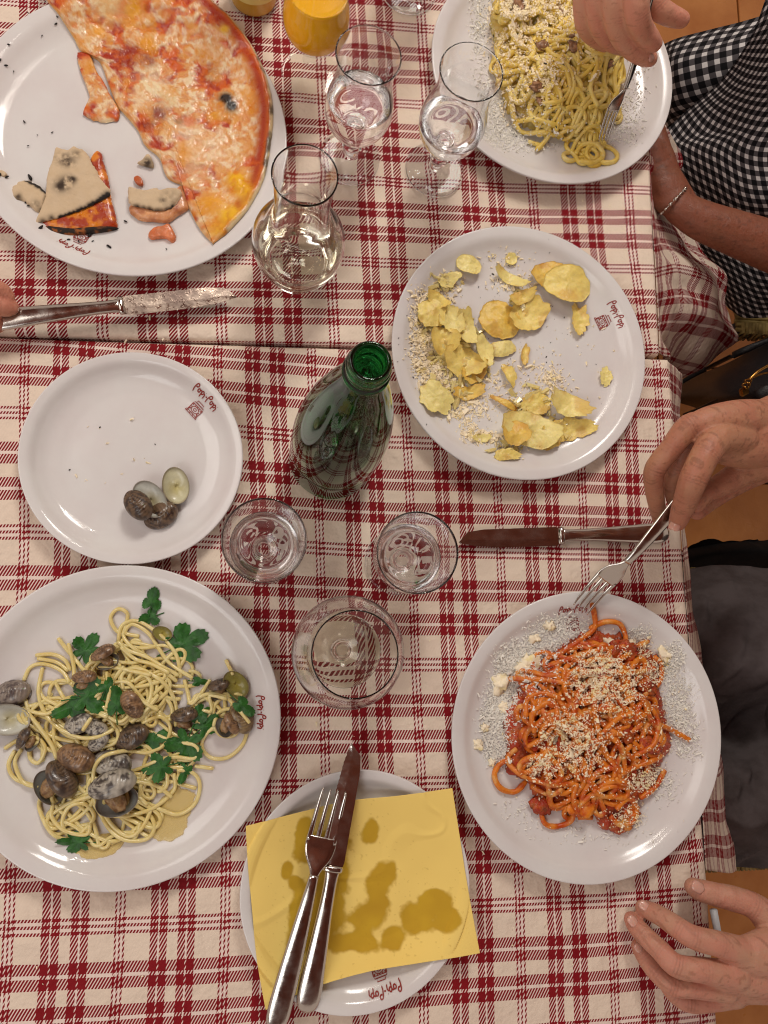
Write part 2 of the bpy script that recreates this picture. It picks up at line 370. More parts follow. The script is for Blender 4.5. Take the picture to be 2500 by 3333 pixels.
def table_and_cloth(w, O, pa, pb, la, lb, label, tlabel, slab):
    e_edge = unit(np.array(pb) - np.array(O))   # along the right-hand edge, away from the corner
    e_seam = unit(np.array(pa) - np.array(O))   # along the seam, away from the corner
    root = thing('tablecloth', tuple(O), label, 'tablecloth', 'plaid tablecloths')
    V, F, uv = cloth_top(w, np.array(O), -e_seam, -e_edge, la, lb, .05, .05, int(la / .006), int(lb / .006))
    mesh('cloth_top', V, F if np.cross(-e_seam, -e_edge)[2] > 0 else [f[::-1] for f in F], MAT['plaid'], root, uv=uv)
    return root, e_seam, e_edge
O1 = W(1428, 763); r1, es1, ee1 = table_and_cloth(1, O1, W(0, 721), W(1404, 300), 1.05, .62, 'red and cream plaid tablecloth under the pizza and the carbonara, its hatching leaning right', '', None)
O2 = W(1448, 774); r2, es2, ee2 = table_and_cloth(2, O2, W(0, 727), W(1552, 2212), 1.05, .95, 'red and cream plaid tablecloth under the green bottle and the clam spaghetti', '', None)
def slab_table(O, es, ee, la, lb, label):
    t = thing('dining_table', tuple(O), label, 'table', 'restaurant tables under the cloths')
    c = [np.array(O) + es * .012 + ee * .012, np.array(O) + es * la + ee * .012, np.array(O) + es * la + ee * lb, np.array(O) + es * .012 + ee * lb]
    if np.cross(c[1] - c[0], c[3] - c[0])[2] < 0: c = [c[0], c[3], c[2], c[1]]
    V = [(*p[:2], -.0045) for p in c] + [(*p[:2], -.03) for p in c]
    mesh('table_top', V, [(0, 1, 2, 3), (7, 6, 5, 4)] + [(i, i + 4, (i + 1) % 4 + 4, (i + 1) % 4) for i in range(4)], MAT['wood'], t, smooth=False)
    for k in range(4):
        q = c[k] * .88 + (c[0] + c[2]) / 2 * .12; vs_, f = tube([(q[0], q[1], -.03), (q[0], q[1], FZ)], [.024, .018], 8); mesh('leg', vs_, f, MAT['wood'], t)
slab_table(O1, es1, ee1, 1.0, .6, 'dark wooden table hidden under the cloth of the pizza')
slab_table(O2, es2, ee2, 1.0, .9, 'dark wooden table hidden under the cloth of the clam plate')
def drape(w, root, rows, es, nu=60, nv=90, fold=.006, fseed=1):
    C = loft([[tuple(W(x, y, z)) for x, y, z in r] for r in rows], nu, nv)
    s = np.r_[np.zeros((1, nv)), np.cumsum(np.linalg.norm(np.diff(C, axis=0), axis=2), 0)]
    FL = C[0][None, :, :2] - es[None, None, :2] * s[..., None] * 1.0
    n = vnoise(C[..., 1] * 1.0, s * .35, fseed, 2, 22) - .5
    C = C + (-es)[None, None] * (n * fold * 4 * sstep(0, .06, s))[..., None] + np.array([0, 0, 1])[None, None] * (n * fold * 1.5 * sstep(0, .06, s))[..., None]
    uv = cloth_uv(w, FL).reshape(-1, 2); V, F = thicken(C, .0008)
    mesh('hanging_side', V, F, MAT['plaid'], root, uv=np.concatenate([uv, uv]))
drape(1, r1, [[(1398, 250, -.010), (1406, 400, -.010), (1414, 540, -.010), (1422, 680, -.010), (1426, 762, -.010)],
              [(1412, 260, -.07), (1435, 420, -.07), (1462, 540, -.07), (1468, 680, -.08), (1440, 780, -.08)],
              [(1430, 270, -.14), (1470, 450, -.13), (1530, 590, -.13), (1545, 700, -.15), (1450, 806, -.15)],
              [(1440, 280, -.20), (1500, 465, -.18), (1572, 640, -.19), (1590, 735, -.21), (1446, 832, -.22)]], es1, fold=.011, fseed=4)
drape(2, r2, [[(1444, 782, -.010), (1462, 1000, -.010), (1483, 1300, -.010), (1512, 1660, -.010), (1526, 1880, -.010)],
              [(1462, 800, -.07), (1466, 1000, -.07), (1490, 1300, -.07), (1530, 1660, -.07), (1546, 1882, -.07)],
              [(1470, 812, -.14), (1466, 1000, -.14), (1495, 1300, -.14), (1548, 1660, -.14), (1578, 1886, -.14)],
              [(1460, 830, -.19), (1464, 1000, -.2), (1495, 1300, -.2), (1556, 1640, -.2), (1594, 1880, -.2)]], es2, fold=.002, fseed=6)
# ------------------------------------------------------------------ plates
PROF = [(0, .0055), (.55, .0055), (.68, .0062), (.78, .0085), (.85, .0130), (.90, .0185), (.925, .0205), (.95, .0215), (.98, .0222), (.995, .0222), (1.0, .0208), (.992, .0192), (.95, .0175), (.88, .0125), (.80, .0062), (.66, .0020), (.64, .0), (.62, .0), (.60, .0022), (0, .0022)]
def plate_z(rho): return np.interp(rho, [p[0] for p in PROF[:10]], [p[1] for p in PROF[:10]])
PLATES = {}
GLY = {'P': [[(.05, -.35), (.0, .0), (.12, .55), (.28, .9), (.5, 1.0), (.66, .82), (.62, .58), (.45, .48), (.24, .5)], [(-.04, -.36), (.02, -.36)]],
       'o': [[(.34, .5), (.14, .4), (.06, .18), (.2, 0), (.42, .05), (.5, .28), (.4, .46), (.62, .38)]],
       'p': [[(.0, .52), (.2, .3), (.16, -.42)], [(.1, -.42), (.18, -.42)], [(.2, .3), (.4, .56), (.62, .42), (.56, .16), (.36, .06), (.2, .16)]],
       'i': [[(.0, .4), (.16, .2), (.1, -.3)], [(.03, -.3), (.1, -.32)], [(.2, .66), (.23, .64)]], '-': [[(.05, .25), (.32, .25)]]}
ADV = {'P': .72, 'o': .62, 'p': .74, 'i': .38, '-': .48}
def temple():
    L = []
    def l(*p): L.append(list(p))
    l((-.55, 2.2), (.55, 2.2), (.55, 1.7), (-.55, 1.7), (-.55, 2.2)); l((-.8, 1.7), (.8, 1.7), (.95, 1.3), (-.95, 1.3), (-.8, 1.7)); l((-.95, 1.3), (-1.0, -.5)); l((.95, 1.3), (1.0, -.5))
    for r in (.64, .26): l(*[(r * math.cos(a), .35 + r * math.sin(a)) for a in np.linspace(0, 2 * math.pi, 18)])
    l((-1.1, -.5), (1.1, -.5)); l((-1.25, -.85), (1.25, -.85)); l((-1.1, -.5), (-1.25, -.85)); l((1.1, -.5), (1.25, -.85)); l((-.62, .35), (-.9, -.2), (-1.0, -.5)); l((.62, .35), (.8, -.2), (1.0, -.5))
    for k in (-3, -1, 1, 3): l((k * .3, -.5), (k * .33, -.85))
    for y in (.95, .45, -.05): l((-.97, y), (-.62, y)); l((.62, y), (.97, y))
    l((-.8, 1.3), (-.8, 1.0)); l((.78, 1.3), (.78, 1.0)); l((-.4, 1.3), (-.35, .9)); l((.4, 1.3), (.35, .9)); l((0, 1.3), (0, .97))
    return L
def logo(pl, ang, rt=.865, s=.0060, only_text=False, sgn=1):
    c, R, root = pl; D = []
    adv = sum(ADV[g] for g in 'Popi-Popi'); x = -adv / 2
    for g in 'Popi-Popi':
        for st in GLY[g]: D.append(([(x + a, b) for a, b in st], rt, s, .00056))
        x += ADV[g]
    if not only_text:
        for st in temple(): D.append(([(a_, b__ * .72) for a_, b__ in st], rt - (.0165 / R), s * 1.1, .00034))
    V = []; F = []
    for st, rr, sc, wd_ in D:
        P = spline([(a * sc, b * sc, 0) for a, b in st], .0006) if len(st) > 5 else np.array([(a * sc, b * sc, 0) for a, b in st])
        if len(P) < 2: continue
        T = np.gradient(P[:, :2], axis=0); T /= np.linalg.norm(T, axis=1)[:, None] + 1e-9; Nn = np.stack([-T[:, 1], T[:, 0]], 1) * wd_
        k = len(V)
        for p, n in zip(P[:, :2], Nn):
            for q in (p + n, p - n):
                rad = rr * R + q[1]; th = ang - q[0] / (rr * R) * sgn      # clockwise text, tops outward
                V.append((c[0] + rad * math.cos(th), c[1] + rad * math.sin(th), plate_z(rad / R) + .0007 + pl_z))
        F += [(k + 2 * i, k + 2 * i + 1, k + 2 * i + 3, k + 2 * i + 2) for i in range(len(P) - 1)]
    mesh('printed_logo', V, F, MAT['print_'], root, smooth=False)
pl_z = .0012
def plate(key, c, R, label, ang=None, name='dinner_plate'):
    root = thing(name, (c[0], c[1], pl_z), label, 'plate', 'white china plates')
    pr = smoothprof([(r * R, z) for r, z in PROF], 4); seg = 128
    a = np.linspace(0, 2 * np.pi, seg, endpoint=False); V = []
    for r, z in pr:
        for t in a:
            wob = 1 + .0025 * math.sin(2 * t + R * 900) * (r / R) ** 2
            V.append((c[0] + r * wob * math.cos(t), c[1] + r * wob * math.sin(t), z + pl_z + .0005 * math.sin(3 * t + 1) * (r / R) ** 3))
    mesh('dish', V, [f[::-1] for f in grid_faces(len(pr), seg, True)], MAT['china'], root)
    PLATES[key] = (c, R, root)
    if ang is not None: logo(PLATES[key], ang)
def ang_to(c, x, y, z=.02): p = W(x, y, z); return math.atan2(p.y - c[1], p.x - c[0])
C = dict(pizza=(-.1495, .516), carb=(.3227, .6464), chips=(.2727, .2981), empty=(-.1315, .1659), clams=(-.1308, -.0917), red=(.335, -.1108), small=(.0944, -.2504))
plate('pizza', C['pizza'], .1628, 'very large white plate at top left holding the pizza', ang_to(C['pizza'], 150, 543), 'pizza_plate')
plate('carb', C['carb'], .1471, 'white plate of carbonara at the top, under the hand with a fork')
plate('chips', C['chips'], .1443, 'white plate in the middle scattered with golden potato chips', ang_to(C['chips'], 1330, 680))
plate('empty', C['empty'], .1074, 'small white plate left of the green bottle, empty but for clam shells', ang_to(C['empty'], 440, 862), 'side_plate')
plate('clams', C['clams'], .1496, 'white plate at lower left full of spaghetti with clams and parsley', ang_to(C['clams'], 566, 1540))
plate('red', C['red'], .1462, 'white plate at right of spaghetti in red sauce under grated cheese', ang_to(C['red'], 1240, 1309))
plate('small', C['small'], .1108, 'small white plate at the bottom under the yellow paper napkin', ang_to(C['small'], 833, 2147), 'side_plate')
def Z(key, x, y):
    """height of the plate surface at world x, y"""
    c, R, _ = PLATES[key]; return float(plate_z(min(1, math.hypot(x - c[0], y - c[1]) / R)) + pl_z)
# ------------------------------------------------------------------ glassware
def vessel(name, c, outer, inner, mat, label, cat, group, liquid=None, seg=80, parts=None):
    root = thing(name, (c[0], c[1], .0013), label, cat, group)
    (ro, zo), (ri, zi) = outer[-1], inner[0]; rm, hw = (ro + ri) / 2, (ro - ri) / 2
    rim = [(rm + hw * math.cos(t), zo + hw * 1.1 * math.sin(t)) for t in np.linspace(0, math.pi, 9)[1:-1]]
    pr = list(smoothprof(outer, 5)) + rim + list(smoothprof(inner, 5)); V, F = lathe(c, pr, seg, .0013)
    mesh(parts or 'bowl_and_stem', V, F, mat, root)
    if liquid:
        lm, lev, nm = liquid; ip = smoothprof(inner, 6)[::-1]; q = [(max(r + .00025, 0), z - .00015) for r, z in ip if z < lev]
        rl = np.interp(lev, [z for r, z in ip], [r for r, z in ip]); q += [(rl + .0002, lev - .0004), (rl + .0001, lev), (rl - .0006, lev - .0001), (rl - .0015, lev - .0003), (rl * .8, lev - .0003), (rl * .5, lev - .0003), (0, lev - .0003)]
        V, F = lathe(c, q, seg, .0013); mesh(nm, V, F, lm, root)
    return root
TUL_O = [(0, .0), (.012, .0002), (.031, .0), (.0335, .0012), (.032, .0028), (.02, .0045), (.009, .0085), (.0058, .014), (.0062, .019), (.0105, .0235), (.0105, .0265), (.0062, .031), (.0055, .038), (.0085, .045), (.019, .052), (.0295, .064), (.0345, .080), (.0342, .096), (.0300, .115), (.0276, .132), (.0284, .148), (.0310, .1606)]
TUL_I = [(.0297, .1606), (.0274, .148), (.0266, .132), (.0290, .115), (.0331, .096), (.0333, .080), (.0283, .0655), (.0175, .0550), (.007, .0505), (0, .0495)]
TG = 'tulip stem glasses'
def tulip(x, y, lab, liq): b = W(x, y); return vessel('tulip_glass', (b.x, b.y), TUL_O, TUL_I, MAT['thin_glass'] if liq and liq[2] == 'orange_drink' else MAT['glass'], lab, 'glass', TG, liq)
tulip(755, 343, 'stemmed tulip glass of water between the orange drink and the flask', (MAT['water'], .100, 'water'))
tulip(938, 369, 'stemmed tulip glass of water overlapping the carbonara plate', (MAT['water'], .084, 'water'))
tulip(672, 164, 'stemmed tulip glass filled with cloudy orange drink', (MAT['juice'], .118, 'orange_drink'))
tulip(880, -20, 'stemmed glass at the top edge of which only the foot shows', None)
# round flask
b = W(640, 580)
FL_O = [(0, .0), (.027, .0), (.0305, .0015), (.031, .004), (.0345, .016), (.043, .034), (.0472, .054), (.0455, .072), (.037, .090), (.0285, .103), (.0262, .118), (.0262, .140), (.0272, .162), (.0292, .1775)]
FL_I = [(.0278, .1775), (.0258, .162), (.0246, .140), (.0246, .118), (.0268, .104), (.0352, .0905), (.0437, .072), (.0455, .054), (.0413, .0345), (.0325, .0165), (.028, .010), (0, .009)]
vessel('carafe', (b.x, b.y), FL_O, FL_I, MAT['glass'], 'round bellied glass flask of pale wine with a wide neck', 'carafe', None, (MAT['wine'], .056, 'white_wine'), parts='flask')
# goblets
def goblet(x, y, h, lab):
    r = W(x, y, h); s = h / .118
    O_ = [(0, 0), (.030, 0), (.0335, .0012), (.032, .0028), (.018, .0045), (.0085, .008), (.006, .014), (.0065, .020), (.0092, .0255), (.0085, .031), (.010, .036), (.021, .043), (.0305, .055), (.0352, .072), (.0372, .092), (.0378, .1165)]
    I_ = [(.0363, .1165), (.0358, .092), (.0337, .072), (.0288, .0565), (.019, .0455), (.008, .0415), (0, .0405)]
    return vessel('goblet', (r.x, r.y), [(a, z * s) for a, z in O_], [(a, z * s) for a, z in I_], MAT['glass'], lab, 'glass', 'short stemmed water goblets', (MAT['water'], .066 * s, 'water'))
goblet(571, 1166, .115, 'short clear goblet between the empty plate and the green bottle')
goblet(903, 1193, .115, 'short clear goblet touching the tip of the right-hand knife')
r5 = W(767, 1413, .140)
vessel('wine_glass', (r5.x, r5.y), [(0, 0), (.032, 0), (.036, .0012), (.034, .003), (.018, .005), (.008, .009), (.0055, .016), (.006, .026), (.010, .033), (.024, .041), (.041, .055), (.0505, .074), (.0512, .090), (.046, .112), (.0395, .130), (.0374, .139)],
       [(.0361, .139), (.0385, .130), (.045, .112), (.0501, .090), (.0494, .074), (.0398, .0565), (.022, .0435), (.008, .0385), (0, .0375)], MAT['glass'], 'wide round wine glass with pale wine, in front of the two goblets', 'wine glass', None, (MAT['wine'], .052, 'white_wine'))
# green bottle
b = W(715, 991)
BO = [(0, .004), (.030, .0), (.040, .0), (.0438, .004), (.0446, .012), (.0446, .058), (.0440, .0605), (.0428, .062), (.0440, .0636), (.0448, .0665), (.0448, .085), (.0444, .105), (.0430, .130), (.0402, .158), (.0358, .188), (.0302, .216), (.0244, .242), (.0192, .262), (.0164, .275), (.0152, .281), (.0170, .283), (.0173, .286), (.0160, .288), (.0150, .290), (.0150, .294), (.0160, .2955), (.0160, .299), (.0150, .301), (.0152, .304), (.0146, .3062)]
BI = [(.0112, .3062), (.0105, .300), (.0105, .280), (.0140, .266), (.0212, .242), (.0272, .216), (.0328, .188), (.0372, .158), (.0400, .130), (.0414, .105), (.0418, .085), (.0414, .060), (.0414, .014), (.036, .010), (.018, .016), (0, .020)]
vessel('water_bottle', (b.x, b.y), BO, BI, MAT['green'], 'open green glass water bottle in the middle of the table', 'bottle', None, None, 96, 'bottle_glass')
# small orange-drink bottle at the top edge
b = W(548, 1)
rt = vessel('drink_bottle', (b.x, b.y), [(0, .003), (.022, 0), (.0275, .004), (.0285, .010), (.0285, .095), (.026, .115), (.0185, .140), (.0135, .165), (.0128, .20), (.014, .203), (.014, .21), (.013, .212)],
            [(.0105, .212), (.0105, .17), (.0155, .142), (.023, .115), (.0262, .094), (.0262, .012), (.02, .007), (0, .009)], MAT['thin_glass'], 'small bottle of orange drink with a yellow label at the top edge', 'bottle', None, (MAT['beer'], .15, 'orange_drink'), parts='bottle_glass')
def wrap(c, r, a0, a1, z0, z1, n=30):
    V = []; 
    for z in (z0, z1):
        for t in np.linspace(a0, a1, n): V.append((c.x + r * math.cos(t), c.y + r * math.sin(t), z))
    return V, grid_faces(2, n)
V, F = wrap(b, .02885, math.radians(-150), math.radians(-42), .026, .085); mesh('label', V, F, MAT['paper_label'], rt)
def text_on(c, r, s, ang0, z, size, root, name='lettering'):
    cu = bpy.data.curves.new('t', 'FONT'); cu.body = s; cu.size = size; cu.align_x = 'CENTER'; to = bpy.data.objects.new('t', cu); COL.objects.link(to)
    dg = bpy.context.evaluated_depsgraph_get(); me = bpy.data.meshes.new_from_object(to.evaluated_get(dg))
    V = [(c.x + r * math.cos(ang0 + v.co.x / r), c.y + r * math.sin(ang0 + v.co.x / r), z + v.co.y) for v in me.vertices]; F = [tuple(p.vertices) for p in me.polygons]
    bpy.data.objects.remove(to); mesh(name, V, F, MAT['ink'], root, smooth=False)
text_on(b, .02905, 'FRISIA', math.radians(-108), .056, .0125, rt)
for k in range(4):
    V, F = wrap(b, .02905, math.radians(-84), math.radians(-60 + (k % 2) * 3), .046 - k * .0035, .0472 - k * .0035, 8); mesh('small_print', V, F, MAT['print_'], rt)
# ------------------------------------------------------------------ cutlery
def frame(tail, tip, up=(0, 0, 1)):
    x = (Vector(tip) - Vector(tail)).normalized(); y = Vector(up).cross(x).normalized(); z = x.cross(y)
    return lambda P: np.asarray(P) @ np.array([x, y, z]) + np.array(tail)
def sections(xs, hw, th, zc, yc=None, n=14, power=2.4):
    """lofted bar along x: half widths, half thicknesses, centre heights"""
    V = []; a = np.linspace(0, 2 * np.pi, n, endpoint=False); yc = yc if yc is not None else [0] * len(xs)
    ca = np.sign(np.cos(a)) * np.abs(np.cos(a)) ** (2 / power); sa = np.sign(np.sin(a)) * np.abs(np.sin(a)) ** (2 / power)
    for x, w, t, z, y in zip(xs, hw, th, zc, yc): V += [(x, y + w * c, z + t * s) for c, s in zip(ca, sa)]
    F = [f for f in grid_faces(len(xs), n, True)]; F.append(tuple(range(n))[::-1]); F.append(tuple(range((len(xs) - 1) * n, len(xs) * n)))
    return V, F
def interp_sec(keys, n):
    K_ = np.array(keys, float); x = np.linspace(K_[0, 0], K_[-1, 0], n); S = smoothprof([tuple(k) for k in keys], 8)
    return [x] + [np.interp(x, S[:, 0], S[:, i]) for i in range(1, K_.shape[1])]
def fork(tail, tip, label, up=(0, 0, 1), mat=None, L0=.205, arch=1.0):
    tail = Vector(tail); tip = Vector(tip); L = (tip - tail).length; s = L / L0; fr = frame(tail, tip, up); mat = mat or MAT['steel']
    root = thing('fork', tuple(tail), label, 'fork', 'steel forks')
    H = [(0, .003, .0014, .0010), (.004, .0078, .0020, .0012), (.015, .0102, .0024, .0018), (.045, .0096, .0024, .0040), (.085, .0076, .0026, .0072), (.115, .0056, .0028, .0090), (.132, .0044, .0024, .0086)]
    x, w, t, z = interp_sec(H, 40); V, F = sections(x * s, w * s, t * s, z * s * arch); mesh('handle', fr(V), F, mat, root)
    Hd = [(.128, .0032, .0019, .0088), (.136, .0056, .0017, .0078), (.146, .0118, .0013, .0048), (.155, .0140, .0013, .0026), (.163, .0142, .0013, .0018)]
    x, w, t, z = interp_sec(Hd, 22); V, F = sections(x * s, w * s, t * s, z * s * arch, n=18, power=2.2); mesh('head', fr(V), F, mat, root)
    for k in range(4):
        y = (-1.5 + k) * .0077; T = [(.158, .0026, .0012, .0019), (.175, .0022, .0011, .0016), (.195, .0017, .0009, .0034), (.204, .0009, .0007, .0052), (L0, .0003, .0003, .0055)]
        x, w, t, z = interp_sec(T, 18); V, F = sections(x * s, w * s, t * s, z * s * arch, yc=[y * s * (1 - .08 * (q - .16) / .045) for q in x], n=8); mesh('tine', fr(V), F, mat, root)
    return root
def knife(tail, tip, label, up=(0, 0, 1), side=1, serr=False, blade_mat=None, L0=.232):
    tail = Vector(tail); tip = Vector(tip); L = (tip - tail).length; s = L / L0; fr = frame(tail, tip, up)
    root = thing('knife', tuple(tail), label, 'knife', 'steel table knives')
    H = [(0, .0035, .0014, .0030), (.004, .0082, .0026, .0034), (.015, .0108, .0034, .0040), (.05, .0092, .0036, .0052), (.09, .0068, .0036, .0056), (.115, .0064, .0032, .0056), (.121, .0082, .0030, .0054)]
    x, w, t, z = interp_sec(H, 44); V, F = sections(x * s, w * s, t * s, z * s); mesh('handle', fr(V), F, MAT['steel'], root)
    V, F = sections(np.array([.119, .1205, .123, .1245]) * s, np.array([.0086, .0094, .0094, .0084]) * s, np.array([.003, .0036, .0034, .0022]) * s, np.array([.0054] * 4) * s); mesh('bolster', fr(V), F, MAT['steel'], root)
    n = 200; xs = np.linspace(.123, L0, n); back = np.interp(xs, [.123, .128, .205, .222, L0], [.0082, .0092, .0085, .0062, -.004]); edge = np.interp(xs, [.123, .128, .19, .215, L0], [-.0086, -.0105, -.0105, -.0082, -.0048])
    if serr: edge = edge + .0004 * np.abs(np.sin(xs * math.pi / .0042)) * (xs > .142)
    V = []
    for x_, b_, e_ in zip(xs, back, edge):
        for y, zz in ((b_, .0008), (b_ * .4 + e_ * .6, .0007), (e_, .0001), (e_, -.0001), (b_ * .4 + e_ * .6, -.0007), (b_, -.0008)): V.append((x_ * s, side * y * s, (.0048 + zz) * s))
    F = grid_faces(n, 6, True); F.append(tuple(range(6))[::-1]); F.append(tuple(range((n - 1) * 6, n * 6)))
    if side < 0: F = [f[::-1] for f in F]
    mesh('blade', fr(V), F, blade_mat or MAT['steel'], root, smooth=False)
    return root
# pair on the napkin
knife(W(660, 2183, .0215), W(768, 1605, .026), 'table knife with a serrated edge lying across the yellow napkin', side=-1, serr=True, L0=.232)
fork(W(592, 2225, .0265), W(722, 1704, .0275), 'fork lying face up beside the knife on the yellow napkin')
# right-hand knife on the cloth, and the one held at the left
knife(W(1441, 1152, .003), W(988, 1164, .003), 'table knife lying on the plaid cloth beside the right-hand goblet', side=-1)
knife(W(-28, 698, .024), W(509, 637, .009), 'smeared table knife held by the fingers at the left edge', side=1, blade_mat=MAT['steel_worn'])
# held forks
fork(W(1532, 1010, .108), W(1250, 1312, .0245), 'fork in the right-hand diner\'s grip, tines touching the red-sauce plate', up=(.35, .1, 1))
fork(W(1424, -36, .142), W(1298, 302, .026), 'fork held by the pale hand, its tines in the carbonara', up=(.35, .25, 1))
# ------------------------------------------------------------------ yellow paper napkin
MAT['napkin'] = M('yellow_paper', rgb(238, 200, 108), 0.85, bump=[(900, .00006)], attr=True, spec=.2)
def napkin():
    nu, nv = 230, 230; c00, c10, c01, c11 = (531, 1784), (977, 1702), (570, 2187), (1037, 2061)
    rows = [[(531, 1784), (610, 1764), (740, 1732), (860, 1719), (977, 1702)], [(535, 1860), (640, 1848), (760, 1836), (880, 1822), (992, 1800)], [(544, 1960), (660, 1948), (780, 1935), (900, 1915), (1007, 1896)],
            [(556, 2080), (660, 2062), (780, 2040), (900, 2012), (1022, 1982)], [(574, 2182), (660, 2140), (790, 2100), (900, 2082), (1037, 2059)]]
    base = [[.026, .0225, .0235, .026, .030], [.022, .013, .0085, .014, .026], [.022, .0095, .0085, .0095, .024], [.022, .013, .0088, .0105, .025], [.020, .0245, .0235, .0245, .0265]]
    C_ = loft([[tuple(W(x, y, base[i][j])) for j, (x, y) in enumerate(r)] for i, r in enumerate(rows)], nu, nv)
    c, R, _ = PLATES['small']; rho = np.hypot(C_[..., 0] - c[0], C_[..., 1] - c[1]) / R
    C_[..., 2] = np.maximum(C_[..., 2], plate_z(np.minimum(rho, 1)) * (rho < 1) + pl_z + .0012) + .0022 * (vnoise(C_[..., 0], C_[..., 1], 3, 2, 26) - .5) + .0010 * (1 - np.abs(vnoise(C_[..., 0], C_[..., 1], 13, 2, 14) - .5) * 22).clip(0, 1)
    # oil stains, where they soak the paper
    S = [((800, 1795), 24, 34, 0), ((820, 1905), 34, 55, .5), ((800, 1980), 52, 42, 0), ((690, 1990), 60, 60, .1), ((720, 1900), 48, 90, .1), ((690, 1830), 60, 40, -.3), ((655, 1970), 30, 70, 0), ((905, 1990), 44, 34, .3), ((940, 1950), 38, 42, 0), ((962, 1985), 34, 26, 0), ((665, 2035), 44, 30, 0), ((760, 2040), 70, 26, .1), ((850, 2030), 30, 26, 0), ((655, 1800), 22, 50, .2), ((640, 1910), 22, 20, 0), ((620, 1880), 14, 20, 0)]
    f = np.zeros(C_.shape[:2]) + 9
    for (sx, sy), a, b, r in S:
        p = W(sx, sy, .015); dx = C_[..., 0] - p.x; dy = C_[..., 1] - p.y; k_ = .00046
        u = (dx * math.cos(r) - dy * math.sin(r)) / (a * k_); v = (dx * math.sin(r) + dy * math.cos(r)) / (b * k_); g_ = np.hypot(u, v); f = -np.log(np.exp(-7 * f) + np.exp(-7 * g_)) / 7
    f = f + .14 + .8 * (vnoise(C_[..., 0], C_[..., 1], 21, 4, 70) - .5)
    m = 1 - sstep(.84, 1.10, f); ring = m * sstep(.8, .97, f)
    fl = vnoise(C_[..., 0], C_[..., 1], 31, 3, 420); spots = sstep(.76, .80, fl) * (f < 2.2)
    dry = np.array(rgb(250, 218, 124)); wet = np.array(rgb(188, 146, 44)); wet2 = np.array(rgb(214, 174, 52))
    g = vnoise(C_[..., 0], C_[..., 1], 41, 3, 40)[..., None]
    col = dry * (1 - m[..., None]) + (wet * (1 - g) + wet2 * g) * m[..., None]; col = col * (1 - .12 * ring[..., None]); col = col * (1 - spots[..., None] * .3) + wet * spots[..., None] * .3
    V, F = thicken(C_, .00025); t = col.reshape(-1, 3)
    o = mesh('paper_napkin', V, F, MAT['napkin'], None, tint=np.concatenate([t, t])); tag(o, 'yellow paper napkin with dark oil stains spread on a small plate', 'napkin')
napkin()
# ------------------------------------------------------------------ food materials
MAT.update(
    pizza=M('pizza_topping', (.8, .5, .3), 0.34, attr=True, bump=[(160, .0005), (900, .0002)], coat=.3, rvar=(200, .2, .55), sss=.12, sssr=(1, .5, .2), sscale=.003),
    crust=M('baked_dough', (.7, .6, .4), 0.75, attr=True, bump=[(300, .0006), (1300, .0002)]),
    chip=M('fried_potato', (.8, .6, .2), 0.36, attr=True, bump=[(500, .0004), (160, .0008)], sss=.25, sssr=(1, .7, .2), sscale=.003),
    pasta=M('cooked_spaghetti', rgb(236, 220, 158), 0.24, sss=.35, sssr=(1, .8, .45), sscale=.003, var=(60, rgb(224, 200, 124), .35, .7), coat=.4, bump=[(900, .00008)]),
    pasta_cream=M('creamy_spaghetti', rgb(238, 206, 100), 0.28, sss=.2, sssr=(1, .75, .3), sscale=.004, var=(70, rgb(244, 224, 150), .45, .7), var2=(45, rgb(218, 178, 70), .55, .75), bump=[(800, .0003)]),
    pasta_red=M('sauced_spaghetti', rgb(226, 132, 40), 0.26, sss=.2, sssr=(1, .6, .2), sscale=.003, var=(70, rgb(192, 74, 20), .42, .62), var2=(60, rgb(232, 178, 100), .54, .70), bump=[(700, .0004)]),
    sauce=M('tomato_sauce', rgb(182, 52, 14), 0.24, var=(140, rgb(214, 112, 40), .42, .66), var2=(70, rgb(110, 26, 12), .5, .7), bump=[(260, .0022), (900, .0010)], coat=.2),
    cream=M('egg_cream', rgb(226, 192, 96), 0.4, var=(120, rgb(226, 206, 140), .45, .7), bump=[(220, .0016), (900, .0005)], sss=.2, sscale=.003),
    cheese=M('grated_cheese', rgb(255, 240, 210), 0.7, var=(100, rgb(246, 226, 160), .5, .7)),
    cheese_white=M('grated_hard_cheese', rgb(242, 238, 228), 0.75),
    pepper=M('black_pepper', rgb(40, 32, 28), 0.8),
    char=M('charred_crust', rgb(28, 22, 20), 0.7, bump=[(600, .0008)]),
    meat=M('browned_meat', rgb(168, 122, 84), 0.4, var=(150, rgb(104, 70, 46), .4, .65), bump=[(500, .0006)], coat=.2),
    clam_meat=M('clam_meat', rgb(178, 144, 100), 0.3, var=(200, rgb(128, 92, 60), .4, .65), bump=[(500, .0008)], coat=.3, sss=.2, sscale=.003),
    shell_out=M('clam_shell_outside', (.4, .3, .2), 0.3, attr=True, coat=.3, bump=[(300, .0003)], rvar=(200, .2, .5)),
    parsley=M('parsley', rgb(52, 112, 40), 0.42, var=(120, rgb(28, 72, 26), .35, .7), bump=[(420, .0006)], sss=.1, sssr=(.3, 1, .2), sscale=.002),
    oil=M('cooking_juice', rgb(244, 214, 112), 0.06),
)
